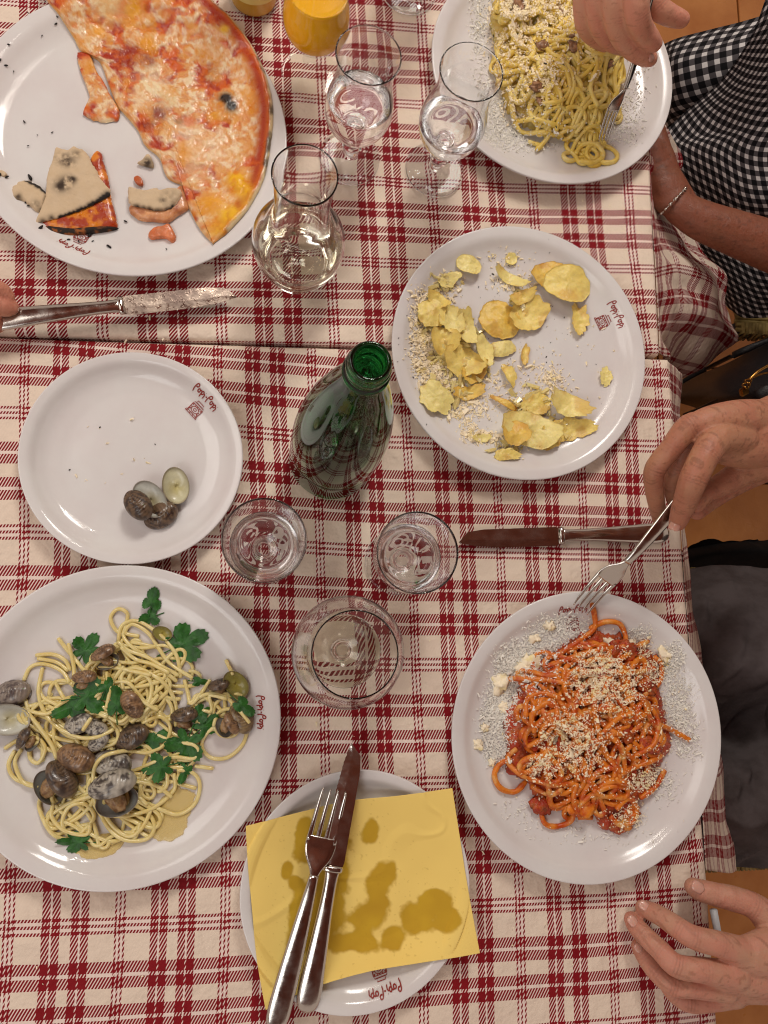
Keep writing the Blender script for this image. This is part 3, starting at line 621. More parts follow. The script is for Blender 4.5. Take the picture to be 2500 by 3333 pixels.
def scatter(name, pts, size, mat, parent=None, label=None, cat=None, long_=1.6, kind='stuff'):
    """many little irregular bits as one pile"""
    T = np.array([[1, 0, -.4], [-.5, .87, -.4], [-.5, -.87, -.4], [.2, .1, .9]]); Fc = [(0, 2, 1), (0, 1, 3), (1, 2, 3), (2, 0, 3)]
    B = np.array([[x, y, z] for x in (-1, 1) for y in (-.55, .55) for z in (-.4, .4)]); Bf = [(0, 1, 3, 2), (4, 6, 7, 5), (0, 4, 5, 1), (2, 3, 7, 6), (0, 2, 6, 4), (1, 5, 7, 3)]
    V = []; F = []
    for i, (x, y, z) in enumerate(pts):
        s = size * math.exp(RNG.normal(0, .38)); g, f = (B, Bf) if i % 3 else (T, Fc)
        a, b_, c_ = RNG.uniform(0, 6.28), RNG.normal(0, .5), RNG.normal(0, .5)
        R = np.array(Matrix.Rotation(a, 3, 'Z') @ Matrix.Rotation(b_, 3, 'X') @ Matrix.Rotation(c_, 3, 'Y'))
        q = (g * (1 + RNG.normal(0, .25, g.shape))) * np.array([RNG.uniform(.8, long_), RNG.uniform(.6, 1), RNG.uniform(.5, .9)]) * s
        q = q @ R.T + np.array([x, y, z + s * .4]); k = len(V); V += q.tolist(); F += [tuple(j + k for j in h) for h in f]
    o = mesh(name, V, F, mat, parent, smooth=False)
    if kind: o['kind'] = kind
    if label: tag(o, label, cat)
    return o
def lump(name, x, y, z, r, mat, seed, parent=None, sc=(1, 1, .6), amp=.35, seg=22, tint=None):
    V, F = ball((0, 0, 0), 1, seg, (1, 1, 1)); V = np.array(V); n = vnoise(V[:, 0] * 1.2 + seed, V[:, 1] * 1.2 + V[:, 2] * 1.7, seed, 3, 1.6)
    V = V * (1 + amp * (n - .5) * 2)[:, None] * np.array(sc) * r; a = seed * 1.7; c_, s_ = math.cos(a), math.sin(a)
    V = np.stack([V[:, 0] * c_ - V[:, 1] * s_, V[:, 0] * s_ + V[:, 1] * c_, V[:, 2]], 1) + np.array([x, y, z])
    return mesh(name, V, F, mat, parent, tint=tint)
# ------------------------------------------------------------------ pizza
def near(X, Y, x, y, r, z=.015):
    p = W(x, y, z); return np.exp(-((X - p.x) ** 2 + (Y - p.y) ** 2) / (2 * (r * .00047) ** 2))
def pizza_colours(X, Y, edge_mm, seed):
    """X, Y in metres, edge_mm: distance from the outer crust in mm"""
    L = lambda *c: np.array(rgb(*c))
    wx = X + .010 * (vnoise(X, Y, seed + 9, 3, 70) - .5); wy = Y + .010 * (vnoise(X, Y, seed + 8, 3, 70) - .5); n1 = vnoise(wx, wy * 1.3, seed, 5, 70); n2 = vnoise(wx, wy, seed + 1, 4, 200); n3 = vnoise(X, Y, seed + 2, 3, 45); n4 = vnoise(wx, wy, seed + 3, 3, 480)
    mixc = lambda a, b, f: a * (1 - f[..., None]) + b * f[..., None]
    col = mixc(L(212, 96, 26) + 0 * X[..., None], L(172, 46, 14) + 0 * X[..., None], sstep(.35, .65, n2))
    cheese = mixc(L(228, 166, 96) + 0 * X[..., None], L(246, 222, 178) + 0 * X[..., None], sstep(.38, .66, n2)); cheese = mixc(cheese, L(206, 118, 56), sstep(.45, .8, n4) * .6)
    cm = sstep(.34, .58, n1 + .30 * (n3 - .5) + .15 * (n4 - .5)) * sstep(6, 16, edge_mm + 8 * (n1 - .5))
    col = mixc(col, cheese, cm * .92)
    ym = sstep(.60, .70, n3) * .5; col = mixc(col, L(226, 150, 24), ym)
    return col, cm, n1, n2, n4
def pizza():
    arc = [(443, -2), (464, 22), (500, 55), (533, 97), (562, 145), (580, 194), (590, 252), (585, 320), (572, 389), (550, 436), (533, 464), (498, 505), (463, 534)]
    cut = [(461, 535), (430, 490), (407, 443), (396, 400), (360, 378), (342, 335), (312, 308), (295, 274), (262, 235), (252, 223), (234, 180), (212, 126), (173, 104), (158, 79), (133, 47), (108, 18), (96, -30), (110, -70)]
    top = [(180, -105), (270, -110), (350, -80), (400, -45)]
    z0 = pl_z + .0065
    A = outline([W(x, y, z0 + .006) for x, y in arc + cut + top], .0022, .004, 3)
    PA = np.array([W(x, y, z0 + .006)[:2] for x, y in [(270, -110), (350, -80), (400, -45)] + arc[:-1]]); ctr = W(330, 190, z0)
    def edist(X, Y):
        P = spline(np.c_[PA, np.zeros(len(PA))], .002)[:, :2]; d = np.full(X.shape, 9.0)
        for p in P: d = np.minimum(d, np.hypot(X - p[0], Y - p[1]))
        return d * 1000
    cache = {}
    def topf(X, Y, E):
        e = edist(X, Y); col, cm, n1, n2, n4 = pizza_colours(X, Y, e, 4); cache['c'] = (col, cm, e, n1, n2, n4)
        rim = np.exp(-((e - 5) / 5.5) ** 2); br = near(X, Y, 515, 430, 62)
        bub = .006 * near(X, Y, 512, 391, 14) + .005 * near(X, Y, 525, 412, 12) + .004 * near(X, Y, 462, 442, 22) + .004 * near(X, Y, 500, 470, 18) + .0045 * near(X, Y, 470, 500, 16)
        h = .0048 + .0040 * rim * (.4 + 1.2 * vnoise(X, Y, 61, 3, 60)) + .0012 * cm * (n2 - .2) + .0026 * (n1 - .5) + .0006 * (n4 - .5) + bub + .003 * near(X, Y, 492, 222, 20)
        rr = np.hypot(X - PLATES['pizza'][0][0], Y - PLATES['pizza'][0][1]) / PLATES['pizza'][1]
        lift = np.maximum(0, plate_z(np.minimum(rr, 1)) + pl_z - z0 + .0008)
        cache['lift'] = lift
        return z0 + lift + h * np.sqrt(np.clip((1 - E ** 14), 0, 1)) + .0004
    def botf(X, Y, E): return z0 + cache['lift'] + 0 * X
    V, F, X, E = disc_slab(A, ctr[:2], 150, topf, botf)
    col, cm, e, n1, n2, n4 = cache['c']; Xx, Yy = X[..., 0], X[..., 1]; L = lambda *c: np.array(rgb(*c))
    def mixin(col, c, f): return col * (1 - f[..., None]) + L(*c) * f[..., None]
    # sauce-stained rim, pale dough at the very edge
    col = mixin(col, (170, 46, 8), np.exp(-((e - 9.5) / 7.5) ** 2) * sstep(.15, .42, n1) * .95)
    col = mixin(col, (208, 106, 24), np.exp(-((e - 5) / 3.0) ** 2) * .65)
    for x, y, r, c, a in [(290, 30, 20, (238, 168, 24), .9), (213, 68, 13, (236, 160, 20), .9), (316, 96, 16, (232, 156, 24), .9), (486, 84, 9, (240, 184, 40), .9), (430, 315, 18, (222, 140, 18), .7), (462, 250, 14, (232, 158, 16), .85), (400, 335, 16, (230, 150, 30), .6),
                          (512, 392, 20, (244, 184, 12), 1), (525, 415, 16, (240, 176, 10), 1), (462, 442, 24, (236, 160, 14), .9), (500, 470, 24, (244, 190, 30), .9), (470, 502, 20, (236, 176, 40), .8), (540, 440, 16, (236, 180, 50), .7),
                          (275, 118, 26, (150, 40, 14), .85), (320, 128, 16, (140, 36, 16), .8), (345, 240, 15, (128, 34, 22), .9), (318, 268, 13, (132, 36, 18), .9), (340, 250, 10, (150, 60, 40), .8), (205, 130, 10, (120, 70, 40), .8),
                          (240, 20, 26, (240, 216, 166), .8), (330, 180, 26, (244, 224, 180), .75), (365, 215, 18, (232, 206, 158), .8), (450, 320, 30, (244, 216, 176), .6), (400, 280, 26, (244, 214, 176), .6), (300, 210, 18, (236, 196, 150), .6), (420, 370, 26, (240, 200, 150), .6),
                          (384, 258, 9, (160, 120, 56), .7), (460, 160, 18, (190, 120, 40), .5)]:
        col = mixin(col, c, np.clip(near(Xx, Yy, x, y, r * .8) * 1.35, 0, 1) * a * (.55 + .45 * sstep(.3, .6, n2)))
    ch = np.maximum(np.clip(near(Xx, Yy, 488, 215, 11) * 1.6, 0, 1), np.clip(near(Xx, Yy, 500, 230, 9) * 1.7, 0, 1)); col = mixin(col, (40, 30, 24), ch * sstep(.25, .5, n2 + .3 * ch)); col = mixin(col, (214, 130, 20), np.clip(near(Xx, Yy, 474, 228, 6) * 1.5, 0, 1) * .9)
    dough = 1 - sstep(1.8, 4.6, e + 3.5 * (n2 - .5)); col = mixin(col, (222, 196, 150), dough); col = mixin(col, (60, 48, 36), (1 - sstep(3, 7, e + 4 * (n1 - .5))) * sstep(.54, .68, vnoise(Xx, Yy, 77, 3, 60)) * .85)
    cut_e = sstep(.965, .99, E) * sstep(8, 14, e); col = mixin(col, (226, 180, 110), cut_e * .6)
    t = col.reshape(-1, 3); under = np.tile(L(214, 190, 150), (len(t), 1))
    o = mesh('pizza_half', V, F, MAT['pizza'], None, tint=np.concatenate([t, under])); tag(o, 'remaining half of a melted cheese and tomato pizza with a charred spot', 'pizza')
pizza()
def slab(name, pts, z, th, colf, mat, label, cat, parent=None, ctr=None, rings=26, rough=.02, seed=1, hfun=None, zf=None, curl=0):
    """flat-ish food piece; z base height, th thickness"""
    A = outline([W(x, y, z + th) for x, y in pts], .0010, rough, seed); c = A.mean(0) if ctr is None else W(*ctr, z)[:2]
    def base(X, Y): return z + (zf(X, Y) if zf else 0 * X)
    top = lambda X, Y, E: base(X, Y) + th * np.sqrt(np.clip(1 - E ** 8, 0, 1)) + .0010 * (vnoise(X, Y, seed, 3, 150) - .5) + (hfun(X, Y, E) if hfun else 0)
    bot = lambda X, Y, E: base(X, Y) + 0 * X + (hfun(X, Y, E) if hfun and curl else 0)
    V, F, X, E = disc_slab(A, c, rings, top, bot); col = colf(X[..., 0], X[..., 1], E).reshape(-1, 3)
    o = mesh(name, V, F, mat, parent, tint=np.concatenate([col, col * .9]))
    if label: tag(o, label, cat)
    return o
LC = lambda *c: np.array(rgb(*c))
def pz(seed, edge=20):
    def f(X, Y, E): return pizza_colours(X, Y, np.full(X.shape, edge), seed)[0]
    return f
def dough_col(spots, seed, base=(216, 192, 160), edge=None):
    def f(X, Y, E):
        n = vnoise(X, Y, seed, 4, 160); col = LC(*base) * (1 - n[..., None] * .35) + LC(196, 164, 116) * n[..., None] * .35
        for x, y, r, a in spots:
            m = np.clip(near(X, Y, x, y, r, .02) * 1.1, 0, 1) * a * sstep(.15, .6, vnoise(X, Y, seed + 3, 3, 220)); col = col * (1 - m[..., None]) + LC(58, 42, 30) * m[..., None]
        if edge:
            m = np.zeros(X.shape); E_ = [(a[0] + (b_[0] - a[0]) * t, a[1] + (b_[1] - a[1]) * t, (a[2] + (b_[2] - a[2]) * t) * (.62 + .5 * math.sin(a[0] * 3 + t * 4) ** 2)) for a, b_ in zip(edge, edge[1:]) for t in (0, .2, .4, .6, .8)]
            for x, y, r in E_: m = np.maximum(m, np.clip(near(X, Y, x, y, r, .02) * 1.5, 0, 1))
            col = col * (1 - m[..., None]) + LC(34, 26, 20) * m[..., None]
        return col
    return f
slab('pizza_scrap', [(166, 108), (190, 112), (200, 128), (208, 150), (222, 170), (240, 205), (258, 238), (250, 256), (232, 260), (205, 256), (180, 244), (182, 236), (195, 230), (192, 205), (186, 185), (178, 165), (168, 135)], pl_z + .0068, .0042, pz(11, 14), MAT['pizza'], 'ragged torn strip of pizza dangling from the cut side of the pizza half', 'pizza', rough=.05, seed=5, rings=40)
# folded slice: lower side, then the pale underside folded over it
pr_ = thing('folded_slice', W(140, 410, .01), 'pizza slice folded over so that its pale scorched underside shows', 'pizza')
slab('slice_filling', [(198, 330), (217, 325), (222, 345), (232, 380), (240, 430), (249, 465), (248, 490), (200, 498), (150, 502), (110, 500), (84, 492), (82, 478), (150, 440)], pl_z + .0068, .006, lambda X, Y, E: LC(222, 128, 20) * (1 - sstep(.4, .6, vnoise(X, Y, 5, 3, 110))[..., None]) + LC(170, 56, 14) * sstep(.4, .6, vnoise(X, Y, 5, 3, 110))[..., None], MAT['pizza'], None, None, pr_, rough=.015, seed=6, rings=40)
slab('burnt_rim', [(82, 486), (110, 498), (150, 502), (200, 495), (249, 487), (249, 491), (205, 499), (150, 505), (105, 502), (80, 494)], pl_z + .0072, .0055, lambda X, Y, E: LC(36, 24, 16) * (1 - sstep(.5, .7, vnoise(X, Y, 9, 3, 240))[..., None]) + LC(150, 84, 34) * sstep(.5, .7, vnoise(X, Y, 9, 3, 240))[..., None], MAT['crust'], None, None, pr_, rough=.02, seed=7, ctr=(160, 499))
slab('folded_dough', [(120, 316), (145, 322), (160, 313), (184, 326), (198, 350), (218, 385), (237, 408), (234, 420), (200, 440), (160, 456), (110, 472), (78, 476), (84, 455), (97, 422), (102, 380), (113, 345)], pl_z + .0135, .0032,
     dough_col([(142, 345, 12, .8), (150, 352, 7, .9), (128, 338, 8, .4), (165, 330, 7, .6), (130, 402, 9, 1), (148, 392, 8, 1), (158, 388, 6, 1), (140, 398, 9, 1), (110, 468, 5, 1), (90, 474, 5, .8)], 9, edge=[(232, 416, 5), (222, 424, 5), (212, 431, 4), (198, 438, 4), (184, 446, 4), (170, 452, 4), (156, 456, 3), (140, 461, 3), (124, 466, 3)]), MAT['crust'], None, None, pr_, rough=.035, seed=8, rings=60,
     hfun=lambda X, Y, E: .0035 * near(X, Y, 140, 380, 40) + .002 * (vnoise(X, Y, 3, 2, 60) - .5), curl=1)
pr_ = thing('crust_piece', W(335, 435, .01), 'torn piece of pizza crust, cracked pale dough over a tomato-red side', 'crust')
slab('crust_base', [(278, 440), (300, 452), (340, 455), (370, 448), (385, 415), (392, 395), (402, 420), (405, 445), (385, 460), (362, 475), (330, 474), (300, 470), (280, 455)], pl_z + .007, .006, lambda X, Y, E: LC(190, 84, 24) * .6 + LC(224, 190, 140) * .4 * vnoise(X, Y, 3, 3, 200)[..., None] * 2, MAT['pizza'], None, None, pr_, seed=12, rough=.03)
slab('crust_top', [(275, 402), (290, 405), (312, 408), (336, 402), (345, 408), (368, 402), (386, 405), (390, 418), (378, 438), (366, 448), (340, 452), (310, 446), (285, 440), (276, 428)], pl_z + .0135, .004, dough_col([(368, 425, 14, .35), (350, 432, 5, .7)], 15, edge=[(288, 443, 4), (305, 448, 4), (322, 451, 4), (345, 455, 4), (366, 450, 4), (376, 442, 4)]), MAT['crust'], None, None, pr_, seed=13, rough=.06, hfun=lambda X, Y, E: .002 * (vnoise(X, Y, 5, 2, 90) - .5), curl=1)
slab('crust_chunk', [(25, 400), (40, 386), (55, 384), (75, 392), (96, 408), (100, 420), (93, 440), (96, 450), (82, 455), (66, 444), (48, 432), (28, 430), (22, 415)], pl_z + .0075, .007, dough_col([(36, 420, 6, .9), (75, 436, 7, .6), (88, 446, 6, .6)], 19, edge=[(52, 384, 2), (70, 391, 4), (86, 401, 3), (96, 411, 3)]), MAT['crust'], 'small pale lump of torn crust left of the folded slice', 'crust', seed=20, rough=.10)
slab('crust_flake', [(296, 350), (306, 344), (318, 330), (326, 338), (331, 350), (330, 360), (312, 356)], pl_z + .0075, .003, dough_col([(316, 342, 9, 1)], 22), MAT['crust'], 'burnt flake of crust against the cut side of the pizza half', 'crust', seed=23, rough=.04)
slab('crust_crumb', [(-2, 366), (8, 368), (14, 374), (10, 380), (-2, 378)], pl_z + .0105, .004, dough_col([], 24), MAT['crust'], 'crumb of crust at the left edge of the picture', 'crumb', seed=25, rough=.04)
slab('meat_scrap', [(318, 505), (328, 490), (350, 485), (364, 480), (374, 495), (380, 512), (372, 521), (358, 512), (340, 512), (325, 513)], pl_z + .0075, .005, lambda X, Y, E: LC(216, 112, 62) * (1 - .4 * vnoise(X, Y, 4, 3, 250)[..., None]) + LC(230, 170, 120) * .3 * vnoise(X, Y, 9, 3, 250)[..., None], MAT['pizza'], 'pinkish orange scrap of topping below the crust piece', 'scrap', seed=27, rough=.06)
slab('tomato_bit', [(288, 382), (296, 377), (306, 384), (309, 397), (300, 398), (292, 392)], pl_z + .0075, .003, lambda X, Y, E: LC(188, 92, 44) + 0 * X[..., None], MAT['pizza'], 'tiny orange bit of topping above the crust piece', 'scrap', seed=28, rough=.05)
for i, (x, y, r) in enumerate([(65, 383, 6), (18, 388, 3.5), (4, 384, 4.5), (93, 500, 5), (236, 534, 5), (195, 506, 6), (271, 477, 3), (58, 440, 3), (64, 449, 2.5), (52, 432, 2), (151, 522, 3), (172, 525, 2.5), (201, 522, 2), (360, 541, 2), (126, 66, 3), (130, 55, 2.5), (106, 28, 2), (70, 52, 2), (95, 89, 2), (28, 117, 2.5), (10, 148, 3), (20, 155, 3), (33, 162, 2), (60, 314, 2), (80, 290, 1.5), (112, 284, 2), (52, 262, 3)]):
    p = W(x, y, pl_z + .008); o = lump('char_crumb', p.x, p.y, Z('pizza', p.x, p.y) + .0012, r * .00047, MAT['char'], 40 + i, None, (1.4, .6, .5), .5, 10); tag(o, 'black charred crumb scattered on the big pizza plate', 'crumb', 'charred crumbs on the pizza plate')
# ------------------------------------------------------------------ potato chips
def chip(x, y, a, b, rot, label, seed, tone=0, lift=.002, curl=.12, key='chips', brown=0, wild=.10):
    a *= 1.16; b *= 1.16; wild *= 1.7
    """thin curled slice; a, b half axes in photo pixels"""
    p = W(x, y, pl_z + .010); k_ = .00046; n = 84; th = np.linspace(0, 2 * np.pi, n, endpoint=False)
    q = 1 + wild * (vnoise(np.cos(th) * 1.3 + seed, np.sin(th) * 1.3, seed, 3, 1.3) - .5) * 2 + wild * .8 * (vnoise(np.cos(th) * 3 + seed, np.sin(th) * 3, seed + 5, 3, 2.2) - .5)
    rr = np.linspace(0, 1, 16); X = rr[:, None] * (a * k_ * np.cos(th) * q)[None]; Y = rr[:, None] * (b * k_ * np.sin(th) * q)[None]
    S = max(a, b) * k_; u = X / S; v = Y / S; s1 = 1 if seed % 2 else -1
    Zc = 1.7 * curl * S * (u * u * (1.4 if seed % 3 else -.6) + v * v * (.9 if seed % 3 == 0 else .3) * s1) + .0030 * (vnoise(X + seed, Y, seed, 3, 75) - .5) * 2
    c_, s_ = math.cos(rot), math.sin(rot); Xw = p.x + X * c_ - Y * s_; Yw = p.y + X * s_ + Y * c_
    c, R, _ = PLATES[key]; pz_ = plate_z(np.minimum(np.hypot(Xw - c[0], Yw - c[1]) / R, 1)) + pl_z; Zw = Zc + lift; Zw += max(0, (pz_ + .0006 - Zw).max())
    nn = vnoise(Xw, Yw, seed + 50, 4, 130); L = [(253, 228, 142), (251, 216, 114), (243, 194, 76)][tone]
    col = LC(*L) * (1 - nn[..., None] * .5) + LC(246, 228, 156) * nn[..., None] * .5; m = sstep(.58, .75, vnoise(Xw, Yw, seed + 60, 3, 60)) * .35 + brown * .7 * sstep(.55, .9, rr[:, None] + .5 * (nn - .5)); m = np.clip(m, 0, .95); dk = sstep(.60, .72, vnoise(Xw, Yw, seed + 70, 3, 420)) * .10; col = col * (1 - dk[..., None])
    col = col * (1 - m[..., None]) + LC(188, 116, 32) * m[..., None]
    T = np.dstack([Xw, Yw, Zw]).reshape(-1, 3); V = np.concatenate([T, T - [0, 0, .0007]]); g = grid_faces(16, n, True); kk = 16 * n; e0 = 15 * n
    F = list(g) + [tuple(i + kk for i in f[::-1]) for f in g] + [(e0 + (j + 1) % n, e0 + j, e0 + kk + j, e0 + kk + (j + 1) % n) for j in range(n)]
    F = [f[::-1] for f in F]
    t = col.reshape(-1, 3); o = mesh('potato_chip', V, F, MAT['chip'], None, tint=np.concatenate([t, t])); tag(o, label, 'chip', 'fried potato chips'); return o
CH = [  # x, y, a, b, rot(deg), label, tone, lift(mm), curl, brown, wild
    (1222, 620, 52, 42, -10, 'largest golden potato chip, at the upper right of its plate', 1, 6, .16, .0, .06), (1185, 592, 40, 28, 10, 'chip folded under the top of the largest chip', 2, 3, .1, .3, .1), (1252, 690, 20, 32, 0, 'brown-centred chip fragment hanging below the largest chip', 1, 4, .2, .2, .25),
    (1080, 692, 44, 42, 20, 'broad amber chip in the middle of the plate', 2, 7, .1, .1, .1), (1140, 680, 46, 36, 40, 'peppery chip right of the broad amber one', 1, 4, .15, .1, .1), (1125, 645, 32, 16, 25, 'narrow chip with a folded rim above the peppery chip', 1, 7, .3, .2, .15),
    (1010, 577, 28, 20, -15, 'oval chip alone at the top left of the plate', 0, 5, .1, .1, .05), (968, 607, 26, 14, 30, 'pale soft chip below the oval chip', 0, 2, .1, .0, .2), (944, 652, 26, 15, -30, 'small bright chip lying on the left cluster', 1, 9, .25, .2, .12),
    (930, 680, 32, 30, 0, 'pepper-flecked chip at the far left of the cluster', 1, 3, .1, .05, .15), (972, 690, 24, 34, 20, 'long curled chip in the upper left cluster', 0, 6, .3, .1, .2), (957, 738, 32, 30, 0, 'round cupped chip with brown flecks in the left cluster', 1, 8, .35, .15, .08),
    (1008, 710, 20, 40, 15, 'tall bent chip between the cupped chip and the amber chip', 0, 7, .3, .0, .15), (1000, 780, 45, 32, -20, 'cheese-dusted chip at the bottom of the left cluster', 1, 5, .2, .1, .12), (1043, 762, 16, 34, 20, 'yellow crescent chip leaning over the left cluster', 0, 10, .4, .0, .1),
    (1085, 752, 30, 17, 8, 'pale chip tucked under the broad amber chip', 0, 3, .2, .1, .12), (1025, 805, 30, 22, 40, 'golden curved chip behind the cheese-dusted chip', 2, 3, .2, .2, .15), (1012, 848, 34, 16, 10, 'brownish chip below the left cluster', 2, 3, .15, .3, .25),
    (940, 862, 36, 30, -35, 'ragged yellow chip at the lower left of the plate', 0, 4, .15, .0, .2), (1100, 810, 12, 24, 25, 'small rolled chip near the centre', 1, 5, .4, .1, .15), (1135, 765, 9, 22, -10, 'thin browned curl of potato right of the crescent', 1, 3, .4, .5, .2),
    (1092, 872, 34, 7, -28, 'slim browned sliver of potato pointing at the lower heap', 2, 3, .2, .8, .15), (1140, 930, 62, 40, -10, 'large crumpled chip heading the lower heap', 0, 9, .12, .0, .1), (1108, 940, 30, 26, 0, 'deep yellow chip under the left of the lower heap', 2, 14, .2, .15, .1),
    (1155, 872, 34, 24, 10, 'translucent chip on top of the lower heap', 1, 4, .1, .0, .25), (1222, 878, 46, 22, -20, 'pale folded chip at the right of the lower heap', 0, 10, .25, .0, .18), (1228, 925, 52, 26, 8, 'flat pointed chip under the pale folded chip', 1, 3, .1, .0, .22),
    (1095, 985, 28, 12, 0, 'thin chip at the very bottom of the plate', 1, 2, .1, .0, .25), (1185, 955, 26, 18, 20, 'chip slipping out from the bottom of the lower heap', 1, 5, .2, .1, .15), (1308, 812, 13, 24, -12, 'lone triangular chip at the right of the plate', 0, 2, .2, .0, .35), (1105, 560, 14, 13, 0, 'small pale chip at the top of the plate', 0, 2, .2, .0, .15),
    (1100, 600, 40, 14, -30, 'whitish strip of potato left of the largest chip', 0, 2, .3, .0, .2), (1040, 945, 20, 9, 10, 'cheesy crumb of potato left of the lower heap', 0, 2, .2, .0, .2)]
for i, (x, y, a, b_, r, lab, tone, lift, curl, br, wild) in enumerate(CH): chip(x, y, a, b_, math.radians(r), lab, 3 + i, tone, pl_z + .0055 + lift * .001, curl, brown=br, wild=wild)
def cloud(key, blobs, n, zadd=.0, pile=None):
    out = []; w = np.array([b[4] for b in blobs], float); w /= w.sum()
    for i in RNG.choice(len(blobs), n, p=w):
        x, y, sx, sy, _ = blobs[i]; a = RNG.uniform(0, 6.28); r = math.sqrt(RNG.uniform(0, 1)) * (1 + .25 * RNG.normal())
        p = W(x + sx * r * math.cos(a), y + sy * r * math.sin(a), pl_z + .008)
        c, R, _ = PLATES[key]
        if math.hypot(p.x - c[0], p.y - c[1]) > R * .97: continue
        z = Z(key, p.x, p.y)
        if pile is not None: z = max(z, pile.at(p.x, p.y))
        out.append((p.x, p.y, z + zadd))
    return out
scatter('grated_cheese', cloud('chips', [(905, 690, 26, 60, 3), (925, 770, 40, 50, 6), (960, 830, 50, 45, 5), (1000, 880, 50, 30, 2.5), (985, 740, 60, 60, 2), (960, 620, 40, 30, 1.2), (1010, 930, 24, 26, 1), (1040, 945, 26, 16, 1.6), (1060, 850, 50, 50, 1.2), (1160, 800, 60, 50, .8), (1195, 820, 30, 26, .9), (1110, 610, 50, 20, 1), (1090, 560, 50, 25, .4), (1150, 870, 60, 20, 1), (1200, 740, 120, 120, .5), (1100, 960, 40, 30, .6)], 3400), .00115, MAT['cheese'], None, 'crumbs of grated cheese strewn among the potato chips', 'cheese')
scatter('chip_fragments', cloud('chips', [(930, 690, 26, 50, 3), (960, 760, 36, 50, 4), (1000, 720, 40, 50, 4), (1030, 790, 40, 40, 3), (990, 840, 40, 26, 3), (960, 610, 30, 22, 1.5), (1130, 650, 30, 24, 1.5), (1150, 880, 60, 40, 3), (1190, 930, 60, 30, 2), (1110, 950, 40, 40, 2)], 420), .0030, MAT['pasta'], None, 'broken bits of fried potato between the chips', 'chip')
# cheese caught on top of chips
def top_bits(key, blobs, n, z): return [(x, y, z + RNG.uniform(-.001, .001)) for x, y, _ in cloud(key, blobs, n)]
scatter('pepper_specks', cloud('chips', [(1050, 750, 190, 200, 3), (930, 680, 40, 40, 1), (1080, 600, 60, 60, .7)], 230), .00045, MAT['pepper'], None, 'black pepper specks among the potato chips', 'pepper')
# ------------------------------------------------------------------ clams
def shell(parent, c, L, rot, tilt, inside, tint, name='shell', cup=.42, roll=0.0, asp=.78):
    """one cupped valve: c centre, L half length, opening faces up when inside is True"""
    n, m = 26, 40; a = np.linspace(0, 2 * np.pi, m, endpoint=False); r = np.linspace(0, 1, n)
    ex = (1 + .06 * np.cos(a) + .05 * np.cos(2 * a)); X = r[:, None] * np.cos(a) * ex * L; Y = r[:, None] * np.sin(a) * ex * L * asp
    prof = np.sqrt(np.clip(1 - r ** 2.2, 0, 1)); Zs = cup * L * prof[:, None] * (1 + .25 * np.cos(a))[None]
    um = np.array([-.75 * L, 0]); d = np.hypot(X - um[0], Y) / L; ridge = .022 * L * np.sin(d * 34)
    Zo = Zs + ridge * (r[:, None] < .97); Zi = Zs * .90 - .03 * L
    sgn = -1 if inside else 1
    P = np.concatenate([np.dstack([X, Y, Zo * sgn]).reshape(-1, 3), np.dstack([X * .985, Y * .985, Zi * sgn]).reshape(-1, 3)])
    Rm = np.array(Matrix.Rotation(rot, 3, 'Z') @ Matrix.Rotation(tilt, 3, 'Y') @ Matrix.Rotation(roll, 3, 'X')); P = P @ Rm.T + np.array(c)
    g = grid_faces(n, m, True); k = n * m; e0 = (n - 1) * m; F = [f if inside else f[::-1] for f in g] + [tuple(i + k for i in (f[::-1] if inside else f)) for f in g]
    for j in range(m): q = (e0 + j, e0 + (j + 1) % m, e0 + k + (j + 1) % m, e0 + k + j); F.append(q if inside else q[::-1])
    T0, T1, T2 = tint; nn = vnoise(X / L * 2 + c[0] * 90, Y / L * 2, int(abs(c[0] * 9999)) % 50, 4, 2.2); st = .5 + .5 * np.sin(d * 34)
    ray = sstep(.44, .66, vnoise(np.arctan2(Y, X + .8 * L) * 4, d * 2.2, int(abs(c[1] * 9999)) % 50, 3, 1.6))
    out = LC(*T0) * (1 - ray[..., None]) + LC(*T1) * ray[..., None]; out = out * (1 - .5 * st[..., None] * (.4 + .6 * nn[..., None])); inn = LC(*T2) * (1 - .25 * nn[..., None]); ed = sstep(.86, 1, r)[:, None] * np.ones(m); inn = inn * (1 - ed[..., None] * .6) + LC(120, 96, 78) * ed[..., None] * .6
    ym = np.clip(1.2 - np.hypot(X / L - .2, Y / L) * 2, 0, 1) * .5; inn = inn * (1 - ym[..., None]) + LC(190, 172, 70) * ym[..., None] * (1 if T2[2] < 180 else .9)
    return mesh(name, P, F, MAT['shell_out'], parent, tint=np.concatenate([out.reshape(-1, 3), inn.reshape(-1, 3)]))
BRN = ((158, 122, 88), (104, 76, 54), (206, 202, 190)); GRY = ((186, 178, 164), (84, 76, 72), (214, 212, 204)); DRK = ((112, 90, 70), (68, 54, 46), (196, 196, 186)); OLV = ((150, 132, 70), (110, 92, 46), (150, 142, 70))
